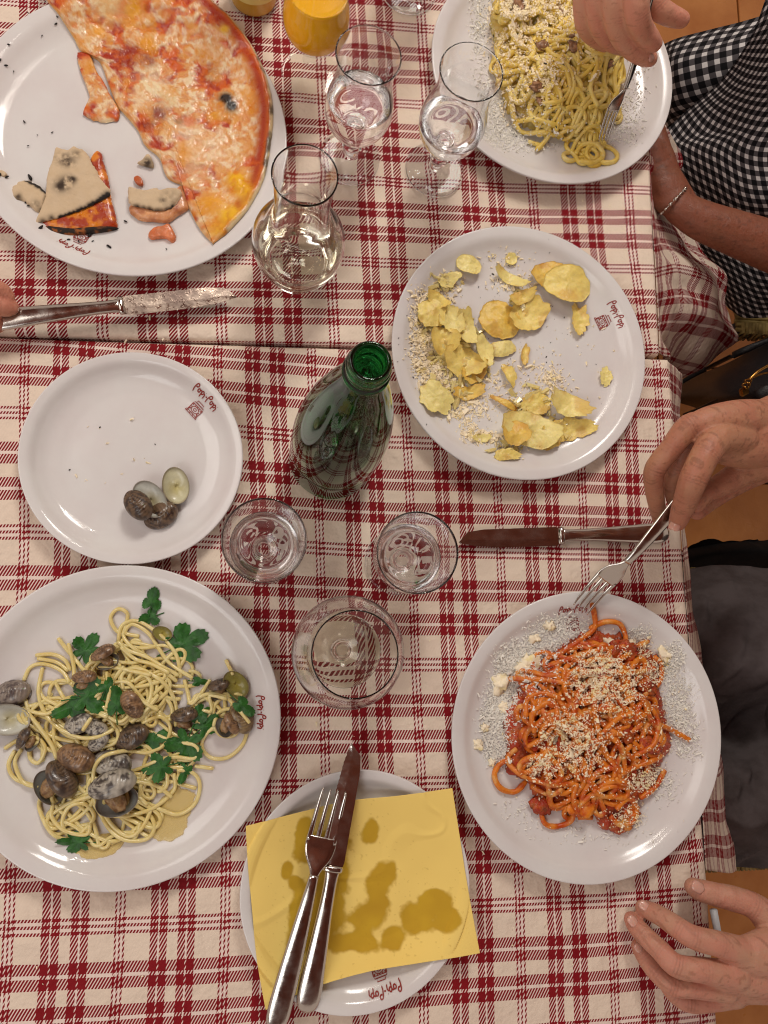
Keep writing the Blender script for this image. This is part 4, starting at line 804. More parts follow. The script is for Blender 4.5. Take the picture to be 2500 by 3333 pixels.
def clam(x, y, z, Lpx, rot, kind, lab, tint, meat=True, group='clams in the clam spaghetti', key_='clams'):
    """kind: 'back' hump up, 'open' meat showing between the valves, 'cup' empty inside up"""
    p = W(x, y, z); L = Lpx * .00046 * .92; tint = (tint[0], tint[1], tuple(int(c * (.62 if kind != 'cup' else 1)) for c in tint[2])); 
    if kind == 'cup' and key_ in PLATES: c0, R0, _ = PLATES[key_]; z = max(z, Z(key_, p.x, p.y) + .62 * L, Z(key_, p.x + (p.x - c0[0]) * L * .8 / R0, p.y + (p.y - c0[1]) * L * .8 / R0) + .3 * L)
    rt = thing('clam', (p.x, p.y, z), lab, 'clam', group); R_ = math.radians(rot)
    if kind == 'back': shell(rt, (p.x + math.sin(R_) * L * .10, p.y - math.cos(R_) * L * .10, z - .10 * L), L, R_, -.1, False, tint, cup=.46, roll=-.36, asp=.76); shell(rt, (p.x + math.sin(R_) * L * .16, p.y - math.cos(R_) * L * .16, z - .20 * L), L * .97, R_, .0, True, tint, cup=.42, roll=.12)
    elif kind == 'cup': shell(rt, (p.x, p.y, z), L, R_, .15, True, tint)
    else:
        dx, dy = -math.sin(R_) * L * .34, math.cos(R_) * L * .34
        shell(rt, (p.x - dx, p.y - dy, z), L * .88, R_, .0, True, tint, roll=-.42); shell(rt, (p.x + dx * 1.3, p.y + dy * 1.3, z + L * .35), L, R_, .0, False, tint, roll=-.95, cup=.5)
        lump('meat', p.x - dx * .6, p.y - dy * .6, z + .06 * L, L * .62, MAT['clam_meat'], int(x + y), rt, (1, .62, .45), .3, 20)
    return rt
EG = 'empty clam shells on the small left plate'
zc = pl_z + .0055 + .009
def opair(x1, y1, l1, r1, x2, y2, l2, r2, lab, z=.012):
    p = W(x1, y1, z); rt = thing('clam', (p.x, p.y, z), lab, 'clam', EG)
    a = W(x1, y1, z); b_ = W(x2, y2, z + .004)
    shell(rt, (a.x, a.y, a.z), l1 * .00046, math.radians(r1), .1, True, ((120, 96, 74), (70, 52, 42), (212, 212, 200)))
    shell(rt, (b_.x, b_.y, b_.z - .004), l2 * .00046, math.radians(r2), -.1, False, ((112, 88, 66), (64, 48, 40), (212, 212, 200)), cup=.5); return rt
z_ = pl_z + .0055
a = W(379, 1046, z_ + .012); rt = thing('clam', tuple(a), 'pale open clam shell with a yellow-green stain on the small plate', 'clam', EG)
shell(rt, (a.x, a.y, z_ + .0105), 39 * .00046, math.radians(-80), .12, True, ((110, 84, 66), (70, 52, 44), (218, 212, 176)), cup=.40)
opair(322, 1076, 42, -52, 296, 1088, 36, -50, 'clam shell standing open like a grey spoon over its dark half', z_ + .017)
a = W(345, 1113, z_ + .006); rt = thing('clam', tuple(a), 'brown clam shell face down, lowest of those on the small plate', 'clam', EG)
shell(rt, (a.x, a.y, z_ + .0035), 38 * .00046, math.radians(30), -.15, False, ((124, 98, 74), (66, 48, 42), (200, 196, 180)), cup=.5)
scatter('food_crumbs', [(lambda p: (p.x, p.y, z_))(W(x, y, z_)) for x, y in [(183, 1040), (187, 1037), (165, 1028), (215, 925), (190, 922), (284, 906), (232, 958), (263, 1024), (228, 1043), (312, 990), (320, 1000), (290, 994)]], .0010, MAT['cheese'], None, 'pale crumbs dotted over the small left plate', 'crumbs')
scatter('pepper_specks', [(lambda p: (p.x, p.y, z_))(W(x, y, z_)) for x, y in [(216, 923), (165, 1029), (138, 811), (150, 1015), (335, 960)]], .0008, MAT['pepper'], None, 'dark specks on the small left plate', 'crumbs')
# ------------------------------------------------------------------ heaps of spaghetti
class Pile:
    """height map on which strands are laid one after another"""
    def __init__(s, key, squeeze=.55):
        c, R, _ = PLATES[key]; s.key = key; s.c = c; s.R = R; s.cell = .0008; s.n = int(2 * R / s.cell); s.x0 = c[0] - R; s.y0 = c[1] - R; s.sq = squeeze
        g = (np.arange(s.n) + .5) * s.cell; X, Y = np.meshgrid(s.x0 + g, s.y0 + g, indexing='ij')
        s.h = plate_z(np.minimum(np.hypot(X - c[0], Y - c[1]) / R, 1)) + pl_z; s.base = s.h.copy(); s.X = X; s.Y = Y
    def ij(s, x, y): return np.clip(((np.asarray(x) - s.x0) / s.cell).astype(int), 2, s.n - 3), np.clip(((np.asarray(y) - s.y0) / s.cell).astype(int), 2, s.n - 3)
    def at(s, x, y): i, j = s.ij(x, y); return float(s.h[i, j])
    def top(s, x, y, r):
        m = np.hypot(s.X - x, s.Y - y) < r; return float(np.percentile(s.h[m], 70)) if m.any() else s.at(x, y)
    def lay(s, P, r):
        P = np.asarray(P)[:, :2]; i, j = s.ij(P[:, 0], P[:, 1]); zb = s.base[i, j] * 0
        for a in (-1, 0, 1):
            for b in (-1, 0, 1): zb = np.maximum(zb, s.h[i + a, j + b])
        z = zb + r * .75; k = np.array([.06, .12, .2, .24, .2, .12, .06])
        for _ in range(3): zs = np.convolve(np.pad(z, 3, 'edge'), k, 'valid'); z = np.maximum(zs, z - r * .9)
        z = np.convolve(np.pad(z, 3, 'edge'), k, 'valid')
        z = np.maximum(z, s.base[i, j] + r * .9)
        w = int(r / s.cell) + 1
        for a in range(-w, w + 1):
            for b in range(-w, w + 1):
                d2 = (a * s.cell) ** 2 + (b * s.cell) ** 2
                if d2 < r * r:
                    ii = np.clip(i + a, 0, s.n - 1); jj = np.clip(j + b, 0, s.n - 1); np.maximum.at(s.h, (ii, jj), z + (math.sqrt(r * r - d2) * 2 - r) * s.sq)
        return np.c_[P, z]
def strand(pile, P, r, mat, parent, sides=8):
    Q = pile.lay(P, r); n = len(Q); wob = .05 if mat is MAT['pasta'] else .24; rr = r * (1 + wob * (vnoise(Q[:, 0] * 1.0, Q[:, 1], int(abs(Q[0, 0]) * 1e5) % 97, 2, 150) - .5) * 2); rr[0] *= .8; rr[-1] *= .8
    V, F = tube(Q, rr, sides); return mesh('spaghetti_strand', V, F, mat, parent)
def wander(cx_, cy_, rx, ry, length, turn=26, tight=(9, 60), loopy=.5):
    """a noodle's path inside an ellipse, photo pixels -> world"""
    a = RNG.uniform(0, 6.28); q = math.sqrt(RNG.uniform(0, 1)) * .9; x = cx_ + rx * q * math.cos(a); y = cy_ + ry * q * math.sin(a); h = RNG.uniform(0, 6.28)
    side = RNG.choice([-1, 1]); R_ = RNG.uniform(*tight); out = [(x, y)]; st = 4.0; d = 0
    while d < length:
        x += st * math.cos(h); y += st * math.sin(h); d += st; u, v = (x - cx_) / rx, (y - cy_) / ry; e = math.hypot(u, v)
        h += side * st / R_; R_ = float(np.clip(R_ * math.exp(RNG.normal(0, .09)), *tight))
        if RNG.uniform() < .02 * (1 - loopy): side = -side
        if e > .85:
            w = math.atan2(-v * ry, -u * rx); dh = (w - h + math.pi) % (2 * math.pi) - math.pi; h += np.clip(dh, -.28, .28) * min(1.5, (e - .85) * 6)
        out.append((x, y))
    return spline([tuple(W(a, b, .02)[:2]) + (0,) for a, b in out], .0021)
def key_path(pts, conv): return spline([tuple(W(*conv(x, y), .022)[:2]) + (0,) for x, y in pts], .0021)
# ---- spaghetti with clams
pc = Pile('clams', .42); ccv = lambda x, y: (x / 2.632, 1207.7 + y / 2.632)
sp = thing('clam_spaghetti', (C['clams'][0], C['clams'][1], .008), 'heap of pale yellow spaghetti loops among clams on the lower left plate', 'spaghetti')
RS = .00196
for cx_, cy_, rx, ry, n, ln in [(250, 1600, 175, 145, 26, 420), (300, 1470, 130, 85, 20, 360), (150, 1560, 110, 110, 10, 340), (220, 1760, 130, 70, 14, 380), (470, 1540, 60, 50, 6, 240), (330, 1500, 90, 60, 10, 300), (230, 1500, 150, 60, 10, 300)]:
    for _ in range(int(n * .92)): strand(pc, wander(cx_, cy_, rx, ry, ln * RNG.uniform(.5, 1.15), tight=(34, 240)), RS * RNG.uniform(.92, 1.06), MAT['pasta'], sp)
KEYC = [[(700, 440), (640, 400), (615, 330), (660, 282), (712, 310), (700, 380), (690, 440), (740, 500), (830, 560), (930, 640), (1000, 700)], [(660, 470), (680, 380), (760, 350), (860, 400), (940, 470), (1000, 560), (1020, 680)],
        [(780, 440), (700, 420), (740, 370), (830, 420), (900, 520), (960, 600), (1090, 680)], [(660, 470), (720, 520), (830, 560), (930, 620), (1010, 665)], [(680, 500), (760, 570), (860, 600), (960, 650)],
        [(310, 450), (380, 540), (470, 640), (560, 720)], [(370, 480), (400, 600), (410, 720)], [(180, 550), (280, 545), (350, 580), (380, 640)], [(190, 568), (300, 590), (370, 640)], [(110, 700), (150, 620), (230, 600), (330, 640), (380, 710)],
        [(220, 620), (200, 760), (240, 880), (330, 970), (450, 1020), (560, 1010), (640, 970)], [(110, 860), (250, 885), (330, 830), (400, 790)], [(120, 800), (170, 920), (260, 1040), (310, 1130)], [(140, 870), (210, 960), (280, 1060), (310, 1150)],
        [(0, 1090), (80, 1040), (180, 1020), (240, 1080), (200, 1170), (150, 1150), (150, 1080), (220, 1040)], [(60, 1100), (25, 1180), (60, 1260), (160, 1300), (250, 1300)], [(100, 1090), (60, 1170), (110, 1280), (200, 1310)],
        [(240, 1320), (200, 1420), (270, 1560), (360, 1610), (460, 1560), (520, 1480), (470, 1400), (380, 1420), (340, 1520), (390, 1620)], [(290, 1400), (280, 1480), (360, 1560), (480, 1580), (500, 1520)], [(520, 1400), (600, 1540), (700, 1610), (820, 1610), (870, 1540), (830, 1460), (740, 1400)],
        [(560, 1400), (620, 1520), (720, 1590), (800, 1540), (850, 1440)], [(880, 1430), (1000, 1470), (1100, 1410), (1130, 1300), (1090, 1230), (1000, 1210)], [(560, 1460), (700, 1470), (860, 1430), (980, 1330), (980, 1230)],
        [(1410, 950), (1380, 1060), (1290, 1140), (1190, 1140), (1140, 1070), (1180, 990), (1280, 930)], [(1210, 960), (1240, 880), (1320, 860), (1365, 930), (1330, 1010), (1250, 1010), (1210, 950)], [(1060, 830), (1180, 770), (1280, 790), (1360, 860), (1410, 920)],
        [(1160, 940), (1200, 860), (1190, 780), (1290, 800)], [(1190, 690), (1130, 780), (1080, 830), (1060, 760), (1040, 690)], [(700, 740), (690, 660), (760, 620), (850, 650), (940, 720), (990, 830), (990, 960)], [(760, 700), (820, 660), (860, 720), (840, 820), (780, 760), (720, 700), (620, 700), (600, 640)],
        [(760, 1270), (880, 1300), (970, 1370)], [(1100, 1190), (1210, 1205)], [(1000, 1290), (1110, 1320)], [(1000, 870), (1100, 860), (1200, 880)], [(860, 660), (760, 640), (650, 620), (540, 620)], [(900, 860), (800, 800), (760, 760)], [(740, 930), (830, 860), (900, 770)]]
for k in KEYC: strand(pc, key_path(k, ccv), RS, MAT['pasta'], sp)
def zt(x, y, r=10): p = W(x, y, .02); return pc.top(p.x, p.y, r * .00046)
CL = [(283, 1525, 33, 120, 'back', 'ribbed brown clam in the middle of the spaghetti under the parsley', BRN), (281, 1590, 38, 25, 'back', 'dark striped clam right of the pile of clams', DRK), (163, 1633, 42, -20, 'back', 'glossy brown clam, largest at the left of the pile', BRN),
      (167, 1561, 32, 20, 'back', 'grey-veined clam just below the big parsley leaf', GRY), (207, 1570, 28, -30, 'back', 'grey clam beside the veined one, crossed by a short strand', GRY), (210, 1600, 26, 40, 'back', 'small black and white clam wedged in the middle of the pile', GRY),
      (240, 1645, 42, -10, 'back', 'zigzag-patterned clam above the gaping one', GRY), (247, 1715, 50, 12, 'open', 'gaping zigzag-patterned clam at the bottom of the pile', GRY), (118, 1690, 44, -55, 'open', 'gaping dark clam showing brown meat at the lower left of the pile', DRK),
      (22, 1493, 40, 8, 'back', 'purplish clam shell at the left edge of the spaghetti', ((150, 136, 124), (96, 82, 78), (200, 196, 186))), (16, 1553, 46, -8, 'cup', 'pale empty clam shell half out of the left edge', ((150, 136, 124), (96, 82, 78), (206, 206, 194))),
      (509, 1477, 34, -50, 'cup', 'olive clam shell full of juice at the right end of the spaghetti', OLV), (524, 1548, 36, -65, 'back', 'tan clam at the rim below the olive shell', ((150, 126, 88), (110, 84, 56), (190, 180, 150))), (473, 1490, 24, 10, 'open', 'small clam behind the olive shell', DRK),
      (228, 1422, 28, 25, 'open', 'small clam with orange meat buried at the top of the spaghetti', BRN), (350, 1368, 22, -20, 'cup', 'yellowish clam shell peeping out beside the upper parsley leaf', OLV), (398, 1557, 30, 5, 'open', 'clam with yellow meat under the right-hand strands', DRK), (490, 1566, 26, -60, 'open', 'clam ringed by a spaghetti loop on the right', BRN), (62, 1600, 24, 60, 'open', 'dark little clam behind the pale empty shell', DRK), (182, 1474, 26, 0, 'open', 'clam half hidden above the big parsley leaf', BRN)]
for x, y, L_, ro, kd, lab, tn in CL:
    z = min(zt(x, y, L_ * .5), .030) + (.004 if kd == 'back' else .006) - (.004 if (x, y) in ((228, 1422), (350, 1368), (398, 1557), (473, 1490), (182, 1474), (62, 1600)) else 0)
    clam(x, y, z, L_, ro, kd, lab, tn)
    p = W(x, y, z); m = np.hypot(pc.X - p.x, pc.Y - p.y) < L_ * .00046 * .7; pc.h[m] = np.maximum(pc.h[m], z + L_ * .00046 * .35)
for k in [[(540, 1400), (520, 1300), (530, 1200), (590, 1120), (700, 1095), (830, 1110), (930, 1060), (960, 960), (900, 900), (800, 940)], [(520, 900), (470, 975)], [(600, 850), (640, 700), (700, 610)], [(330, 970), (450, 1018), (560, 1010), (640, 972)], [(1280, 575), (1325, 660)], [(560, 880), (610, 900)], [(1300, 800), (1380, 880), (1420, 930)]]:
    strand(pc, key_path(k, ccv), RS, MAT['pasta'], sp)
PT = {}
def parsley(x, y, s, rot, lab, lobes=5, seed=1, stem=True, tilt=0, asp=.8):
    p = W(x, y, .03); z = pc.top(p.x, p.y, s * .0003) + .0022; k_ = s * .00046; n = 150; a = np.linspace(-np.pi, np.pi, n, endpoint=False)
    w = np.abs(np.cos(a * lobes / 2)) ** .55; back = sstep(2.2, 3.1, np.abs(a)); serr = .10 * np.abs(((a * 4.6) % 1.0) - .5) * 2 * w
    r = (.40 + .52 * w + serr) * (1 - .55 * back) * (1 + .16 * np.cos(a)) * (1 + .16 * (vnoise(np.cos(a) + seed, np.sin(a), seed, 2, 2) - .5))
    rings = np.linspace(0, 1, 16); X = rings[:, None] * (r * np.cos(a)) * k_; Y = rings[:, None] * (r * np.sin(a)) * k_ * asp
    d = np.hypot(X, Y) / k_; vein = np.abs(np.sin(a * lobes / 2))[None] * d * .0016; Zc = z + (.0045 * d ** 2 * np.sin(2 * a + seed)[None]) + .003 * (vnoise(X + seed, Y, seed, 2, 110) - .4) - vein + tilt * X
    c_, s_ = math.cos(rot), math.sin(rot); T = np.dstack([p.x + X * c_ - Y * s_, p.y + X * s_ + Y * c_, Zc]); rr = T.reshape(-1, 3)
    zl = plate_z(np.minimum(np.hypot(rr[:, 0] - C['clams'][0], rr[:, 1] - C['clams'][1]) / PLATES['clams'][1], 1)) + pl_z + .001; rr[:, 2] = np.maximum(rr[:, 2], zl)
    g = grid_faces(16, n, True); kk = 16 * n; V = np.concatenate([rr, rr - [0, 0, .0004]]); F = [f[::-1] for f in g] + [tuple(i + kk for i in f) for f in g]
    rt = thing('parsley_leaf', (p.x, p.y, z), lab, 'parsley', 'parsley leaves on the clam spaghetti'); mesh('blade', V, F, MAT['parsley'], rt)
    if stem: q = np.array([(p.x - c_ * k_ * t, p.y - s_ * k_ * t, z - .0008 - .001 * t) for t in np.linspace(.1, 1.1, 8)]); v, f = tube(q, .0006, 6); mesh('stem', v, f, MAT['parsley'], rt)
for i, (x, y, s, ro, lab, lb, asp) in enumerate([(322, 1300, 26, 80, 'small upright parsley leaf, highest of all on the plate', 3, .8), (322, 1332, 22, 200, 'lower half of the highest parsley sprig', 3, .9), (388, 1394, 48, 25, 'large parsley leaf with toothed lobes at the upper right', 5, .85), (172, 1408, 34, 60, 'light green parsley leaf at the upper left', 5, .9),
        (186, 1505, 46, 10, 'big dark parsley leaf in the centre left', 5, .8), (150, 1530, 34, 200, 'parsley leaf trailing left from the big dark one', 3, .7), (247, 1525, 34, 95, 'narrow parsley leaf standing right of the big dark one', 3, .6), (226, 1488, 20, 70, 'tiny bright parsley leaflet above the brown clam', 3, .8),
        (325, 1606, 32, 25, 'pointed parsley leaf over the dark striped clam', 3, .6), (398, 1612, 42, 250, 'big parsley leaf at the lower right of the clams', 5, .9), (345, 1662, 34, 190, 'parsley leaf at the bottom of the lower right bunch', 5, .8), (438, 1574, 30, 40, 'parsley leaf at the top of the lower right bunch', 5, .8), (396, 1672, 22, 250, 'folded parsley leaf pointing down below the bunch', 3, .6),
        (160, 1830, 34, 175, 'dark wet parsley leaf alone at the bottom of the plate', 5, .6), (522, 1524, 28, -40, 'parsley leaf under a strand beside the plate logo', 3, .6), (424, 1548, 26, 20, 'dark parsley leaf stuck to the clam with yellow meat', 5, .7), (424, 1475, 18, -5, 'scrap of parsley under the strands at the right', 3, .6)]):
    parsley(x, y, s * 1.08, math.radians(ro), lab, lb, i + 2, True, 0, asp)
MAT['oil'].node_tree.nodes['Principled BSDF'].inputs['Alpha'].default_value = .34
def puddle(key, pts, mat, label, seed):
    c, R, _ = PLATES[key]; A = outline([W(x, y, .009) for x, y in pts], .0010, .10, seed); zc_ = pl_z + .0055
    top = lambda X, Y, E: plate_z(np.minimum(np.hypot(X - c[0], Y - c[1]) / R, 1)) + pl_z + .0012 * (1 - E ** 6) + .0004
    bot = lambda X, Y, E: plate_z(np.minimum(np.hypot(X - c[0], Y - c[1]) / R, 1)) + pl_z + .0003
    V, F, X, E = disc_slab(A, A.mean(0), 14, top, bot); o = mesh('pool_of_juice', V, F, mat); tag(o, label, 'juice')
puddle('clams', [(330, 1740), (380, 1700), (420, 1720), (405, 1770), (395, 1800), (350, 1815), (300, 1790), (280, 1760)], MAT['oil'], 'pool of yellow oily juice at the lower right of the clam spaghetti', 3)
puddle('clams', [(160, 1830), (230, 1800), (270, 1815), (240, 1845), (190, 1852)], MAT['oil'], 'thin streak of juice beside the lowest parsley leaf', 4)
# ---- carbonara
pb = Pile('carb', .30)
cb = thing('carbonara', (C['carb'][0], C['carb'][1], .008), 'creamy yellow heap of carbonara spaghetti under cheese and pepper', 'spaghetti')
def mound(pile, pts, h, mat, parent, name, seed, amp=.004, k=.0035):
    A = outline([W(x, y, .02) for x, y in pts], .0018, .05, seed); c, R, _ = PLATES[pile.key]
    base = lambda X, Y: plate_z(np.minimum(np.hypot(X - c[0], Y - c[1]) / R, 1)) + pl_z
    top = lambda X, Y, E: base(X, Y) + (h * np.sqrt(np.clip(1 - E ** 2.4, 0, 1)) + amp * (vnoise(X, Y, seed, 4, 110) - .5) * np.clip((1 - E) * 5, 0, 1)) + .0005
    V, F, X, E = disc_slab(A, A.mean(0), 60, top, lambda X, Y, E: base(X, Y) + 0 * X - .0002); o = mesh(name, V, F, mat, parent)
    n = 60 * len(A); i, j = pile.ij(V[:n, 0], V[:n, 1]); np.maximum.at(pile.h, (i, j), V[:n, 2] - .0012)
    for _ in range(3):
        hh = pile.h; s = hh.copy()
        for a, b in ((1, 0), (-1, 0), (0, 1), (0, -1)): s = np.maximum(s, np.roll(hh, (a, b), (0, 1)) - .0003)
        pile.h = s
    return o
mound(pb, [(1068, 10), (1100, -50), (1180, -90), (1280, -80), (1335, -20), (1350, 60), (1348, 130), (1338, 200), (1318, 250), (1290, 290), (1240, 285), (1190, 275), (1130, 250), (1095, 215), (1088, 160), (1085, 110), (1072, 60)], .026, MAT['cream'], cb, 'creamy_base', 4)
for cx_, cy_, rx, ry, n, ln, tg in [(1200, 90, 120, 150, 34, 420, (34, 240)), (1230, 170, 100, 105, 26, 360, (28, 150)), (1180, 215, 55, 50, 10, 380, (22, 42)), (1150, 130, 70, 90, 14, 300, (20, 90)), (1110, 30, 42, 42, 9, 280, (18, 38)), (1275, 310, 40, 34, 9, 240, (14, 34)), (1300, 170, 46, 100, 12, 260, (20, 120)), (1220, 250, 90, 36, 10, 260, (20, 80))]:
    for _ in range(int(n * .72)): strand(pb, wander(cx_, cy_, rx, ry, ln * RNG.uniform(.5, 1.1), tight=tg), .0027 * RNG.uniform(.9, 1.1), MAT['pasta_cream'], cb, 8)
bv = lambda x, y: (1061.8 + x / 2.778, y / 2.778)
for k in [[(330, 850), (300, 830), (240, 810)], [(290, 865), (350, 800), (340, 760)], [(110, 560), (160, 680), (300, 750), (480, 780), (560, 740)], [(120, 620), (190, 740), (330, 790), (460, 790)], [(380, 800), (400, 720), (480, 690), (540, 740), (500, 810)], [(640, 380), (650, 520), (680, 640), (690, 700)], [(560, 380), (580, 480), (550, 600), (600, 700)], [(470, 470), (560, 420), (640, 420), (700, 380)], [(170, 250), (330, 260), (480, 300), (560, 310)], [(180, 380), (300, 330), (420, 340), (520, 400)],
          [(260, 620), (220, 560), (280, 500), (380, 510), (430, 600), (370, 680), (270, 680)], [(240, 560), (300, 480), (400, 490), (450, 580), (420, 680)], [(520, 900), (560, 850), (640, 860), (680, 920), (620, 970), (540, 950)], [(500, 880), (540, 800), (620, 770), (690, 810)], [(30, 120), (90, 30), (200, 20), (270, 80), (240, 160), (130, 190), (40, 160)], [(60, 170), (30, 90), (100, 10), (230, 0), (300, 60)]]:
    strand(pb, key_path(k, bv), .0027, MAT['pasta_cream'], cb)
def cloudD(pile, blobs, n, zadd=.0): return cloud(pile.key, blobs, n, zadd, pile)
for i, (x, y, r) in enumerate([(1113, 32, 20), (1165, 118, 13), (1222, 125, 15), (1150, 205, 14), (1205, 38, 10), (1310, 150, 10), (1160, 228, 10), (1222, 105, 9)]):
    p = W(x, y, .03); z = pb.top(p.x, p.y, .004); o = lump('guanciale_cube', p.x, p.y, z + .001, r * .00046, MAT['meat'], 60 + i, cb, (1.25, .8, .5), .8, 26)
scatter('grated_cheese', cloudD(pb, [(1160, 30, 100, 60, 5), (1100, 110, 30, 90, 4), (1180, 80, 100, 60, 3), (1085, 60, 22, 60, 2), (1150, 210, 40, 40, 1.4), (1200, 160, 80, 80, 1), (1120, 240, 40, 30, 1)], 5000, .0016), .0010, MAT['cheese'], cb, long_=1.2)
scatter('grated_cheese_dust', cloudD(pb, [(1090, 250, 40, 50, 4), (1070, 210, 30, 60, 3), (1150, 290, 70, 30, 5), (1040, 100, 22, 90, 2), (1060, 280, 50, 26, 2), (1100, 310, 50, 22, 1.5), (1360, 240, 26, 70, 1.4), (1330, 290, 40, 30, 1.2), (1380, 150, 24, 60, .5), (1030, 40, 20, 50, 1.5)], 4200), .00075, MAT['cheese_white'], None, 'white dust of grated cheese around the carbonara', 'cheese')
scatter('pepper_specks', cloudD(pb, [(1180, 130, 130, 170, 6), (1050, 60, 30, 80, 1.5), (1150, 290, 90, 30, .6), (1375, 180, 18, 110, 1), (1110, 180, 50, 110, 2)], 760, .0018), .00042, MAT['pepper'], None, 'black pepper ground over the carbonara', 'pepper')
# ---- red sauce spaghetti
pr = Pile('red', .34); rv = lambda x, y: (929 + x / 2.5, 1227.6 + y / 2.5)
rd = thing('red_spaghetti', (C['red'][0], C['red'][1], .008), 'heap of thick spaghetti in tomato and meat sauce under grated cheese', 'spaghetti')
mound(pr, [rv(*q) for q in [(640, 480), (760, 400), (900, 340), (1040, 360), (1180, 420), (1250, 500), (1260, 640), (1300, 800), (1330, 960), (1290, 1040), (1240, 1130), (1230, 1220), (1130, 1290), (1130, 1390), (1060, 1440), (950, 1420), (900, 1340), (760, 1330), (620, 1290), (560, 1180), (440, 1100), (430, 960), (420, 800), (480, 680), (540, 600)]], .017, MAT['sauce'], rd, 'sauce', 7, .007)
for cx_, cy_, rx, ry, n, ln, tg in [(1273, 1560, 150, 170, 26, 420, (38, 240)), (1240, 1500, 120, 110, 16, 360, (34, 200)), (1180, 1600, 80, 90, 10, 340, (30, 90)), (1300, 1480, 110, 80, 14, 360, (34, 220)), (1340, 1590, 80, 90, 12, 320, (28, 120)), (1260, 1700, 90, 60, 10, 300, (26, 90))]:
    for _ in range(int(n * .72)): strand(pr, wander(cx_, cy_, rx, ry, ln * RNG.uniform(.5, 1.1), tight=tg), .0029 * RNG.uniform(.9, 1.12), MAT['pasta_red'], rd, 8)
lumps = [(x, y) for x, y in [(820, 820), (760, 700), (700, 760), (1050, 900), (980, 960), (1100, 640), (1180, 640), (900, 1080), (860, 1200), (1090, 1130), (1190, 1150), (1250, 980), (1200, 960), (960, 1250), (1000, 1390), (1100, 1360), (1040, 1320), (1120, 820), (600, 960), (560, 860), (660, 1050), (640, 1270), (900, 620), (1000, 560), (1060, 440), (960, 430), (1110, 470), (720, 960), (1290, 1040), (520, 680), (840, 1300), (1180, 560)]]
for i, (x, y) in enumerate(lumps[::3]):
    p = W(*rv(x, y), .03); z = pr.top(p.x, p.y, .005); lump('sauce_clot', p.x, p.y, z - .0004, RNG.uniform(.006, .0105), MAT['sauce'] if i % 5 else MAT['pasta_red'], 90 + i, rd, (1.3, .9, .42), 1.1, 34)
    m = np.hypot(pr.X - p.x, pr.Y - p.y) < .006; pr.h[m] = np.maximum(pr.h[m], z + .002)
for k in [[(440, 600), (560, 610), (640, 700), (650, 800), (600, 900), (520, 965)], [(540, 880), (530, 780), (600, 720), (640, 740)], [(500, 800), (520, 700), (600, 670), (680, 700)], [(480, 980), (430, 1040), (500, 1120), (640, 1160), (770, 1155)], [(540, 1160), (480, 1220), (400, 1200), (365, 1130), (400, 1060), (450, 1040)], [(860, 620), (855, 760), (890, 900), (940, 1010), (1000, 1090)],
          [(880, 330), (960, 290), (1040, 300), (1070, 370), (1030, 450)], [(870, 190), (900, 260), (900, 330), (800, 400), (680, 480)], [(1200, 390), (1100, 440), (980, 500), (860, 560)], [(1220, 480), (1270, 520), (1270, 600), (1230, 650)], [(1430, 935), (1330, 880), (1250, 850)], [(1180, 750), (1220, 830), (1180, 940), (1080, 1010)], [(620, 1300), (640, 1390), (710, 1410), (780, 1370), (790, 1250)],
          [(450, 595), (600, 600), (740, 620)], [(780, 560), (900, 550), (1050, 560), (1220, 540)], [(640, 530), (760, 480), (900, 440), (1040, 420)], [(1000, 1300), (1060, 1240), (1120, 1290), (1110, 1370), (1040, 1390), (980, 1340)], [(560, 1180), (640, 1220), (700, 1180)], [(900, 880), (980, 800), (1060, 770)], [(780, 1150), (770, 1250), (820, 1340), (900, 1360)], [(1150, 1250), (1250, 1180), (1300, 1100)], [(1000, 1100), (1120, 1060), (1250, 1010)]]:
    strand(pr, key_path(k, rv), .0028, MAT['pasta_red'], rd)
rb = lambda L: [(*rv(x, y), sx / 2.5, sy / 2.5, w) for x, y, sx, sy, w in L]
scatter('grated_cheese', cloudD(pr, rb([(920, 640, 170, 130, 5), (800, 600, 110, 90, 3), (740, 960, 170, 140, 4), (700, 860, 150, 110, 3), (560, 1060, 60, 60, 1.6), (860, 490, 120, 60, 2.5), (1120, 1130, 110, 70, 2), (1180, 560, 90, 80, 1.5), (1100, 440, 120, 40, 1.2), (880, 850, 400, 420, 7), (1050, 1330, 100, 80, 1)]), 8000, .0017), .00075, MAT['cheese'], rd, long_=1.1)
scatter('grated_cheese_dust', cloudD(pr, rb([(560, 480, 140, 110, 6), (480, 620, 130, 130, 5), (380, 740, 90, 130, 4), (360, 880, 90, 150, 4), (700, 330, 150, 80, 4), (420, 500, 90, 90, 2), (1330, 740, 70, 160, 3.5), (1290, 500, 50, 100, 2), (1380, 900, 60, 140, 1.8), (1120, 360, 60, 50, .8), (900, 1420, 300, 80, .7), (1260, 1180, 90, 90, .7), (480, 1330, 120, 90, .3), (360, 1010, 60, 60, .8)]), 10000, .0004), .00070, MAT['cheese_white'], None, 'white drift of grated cheese round the red spaghetti', 'cheese')
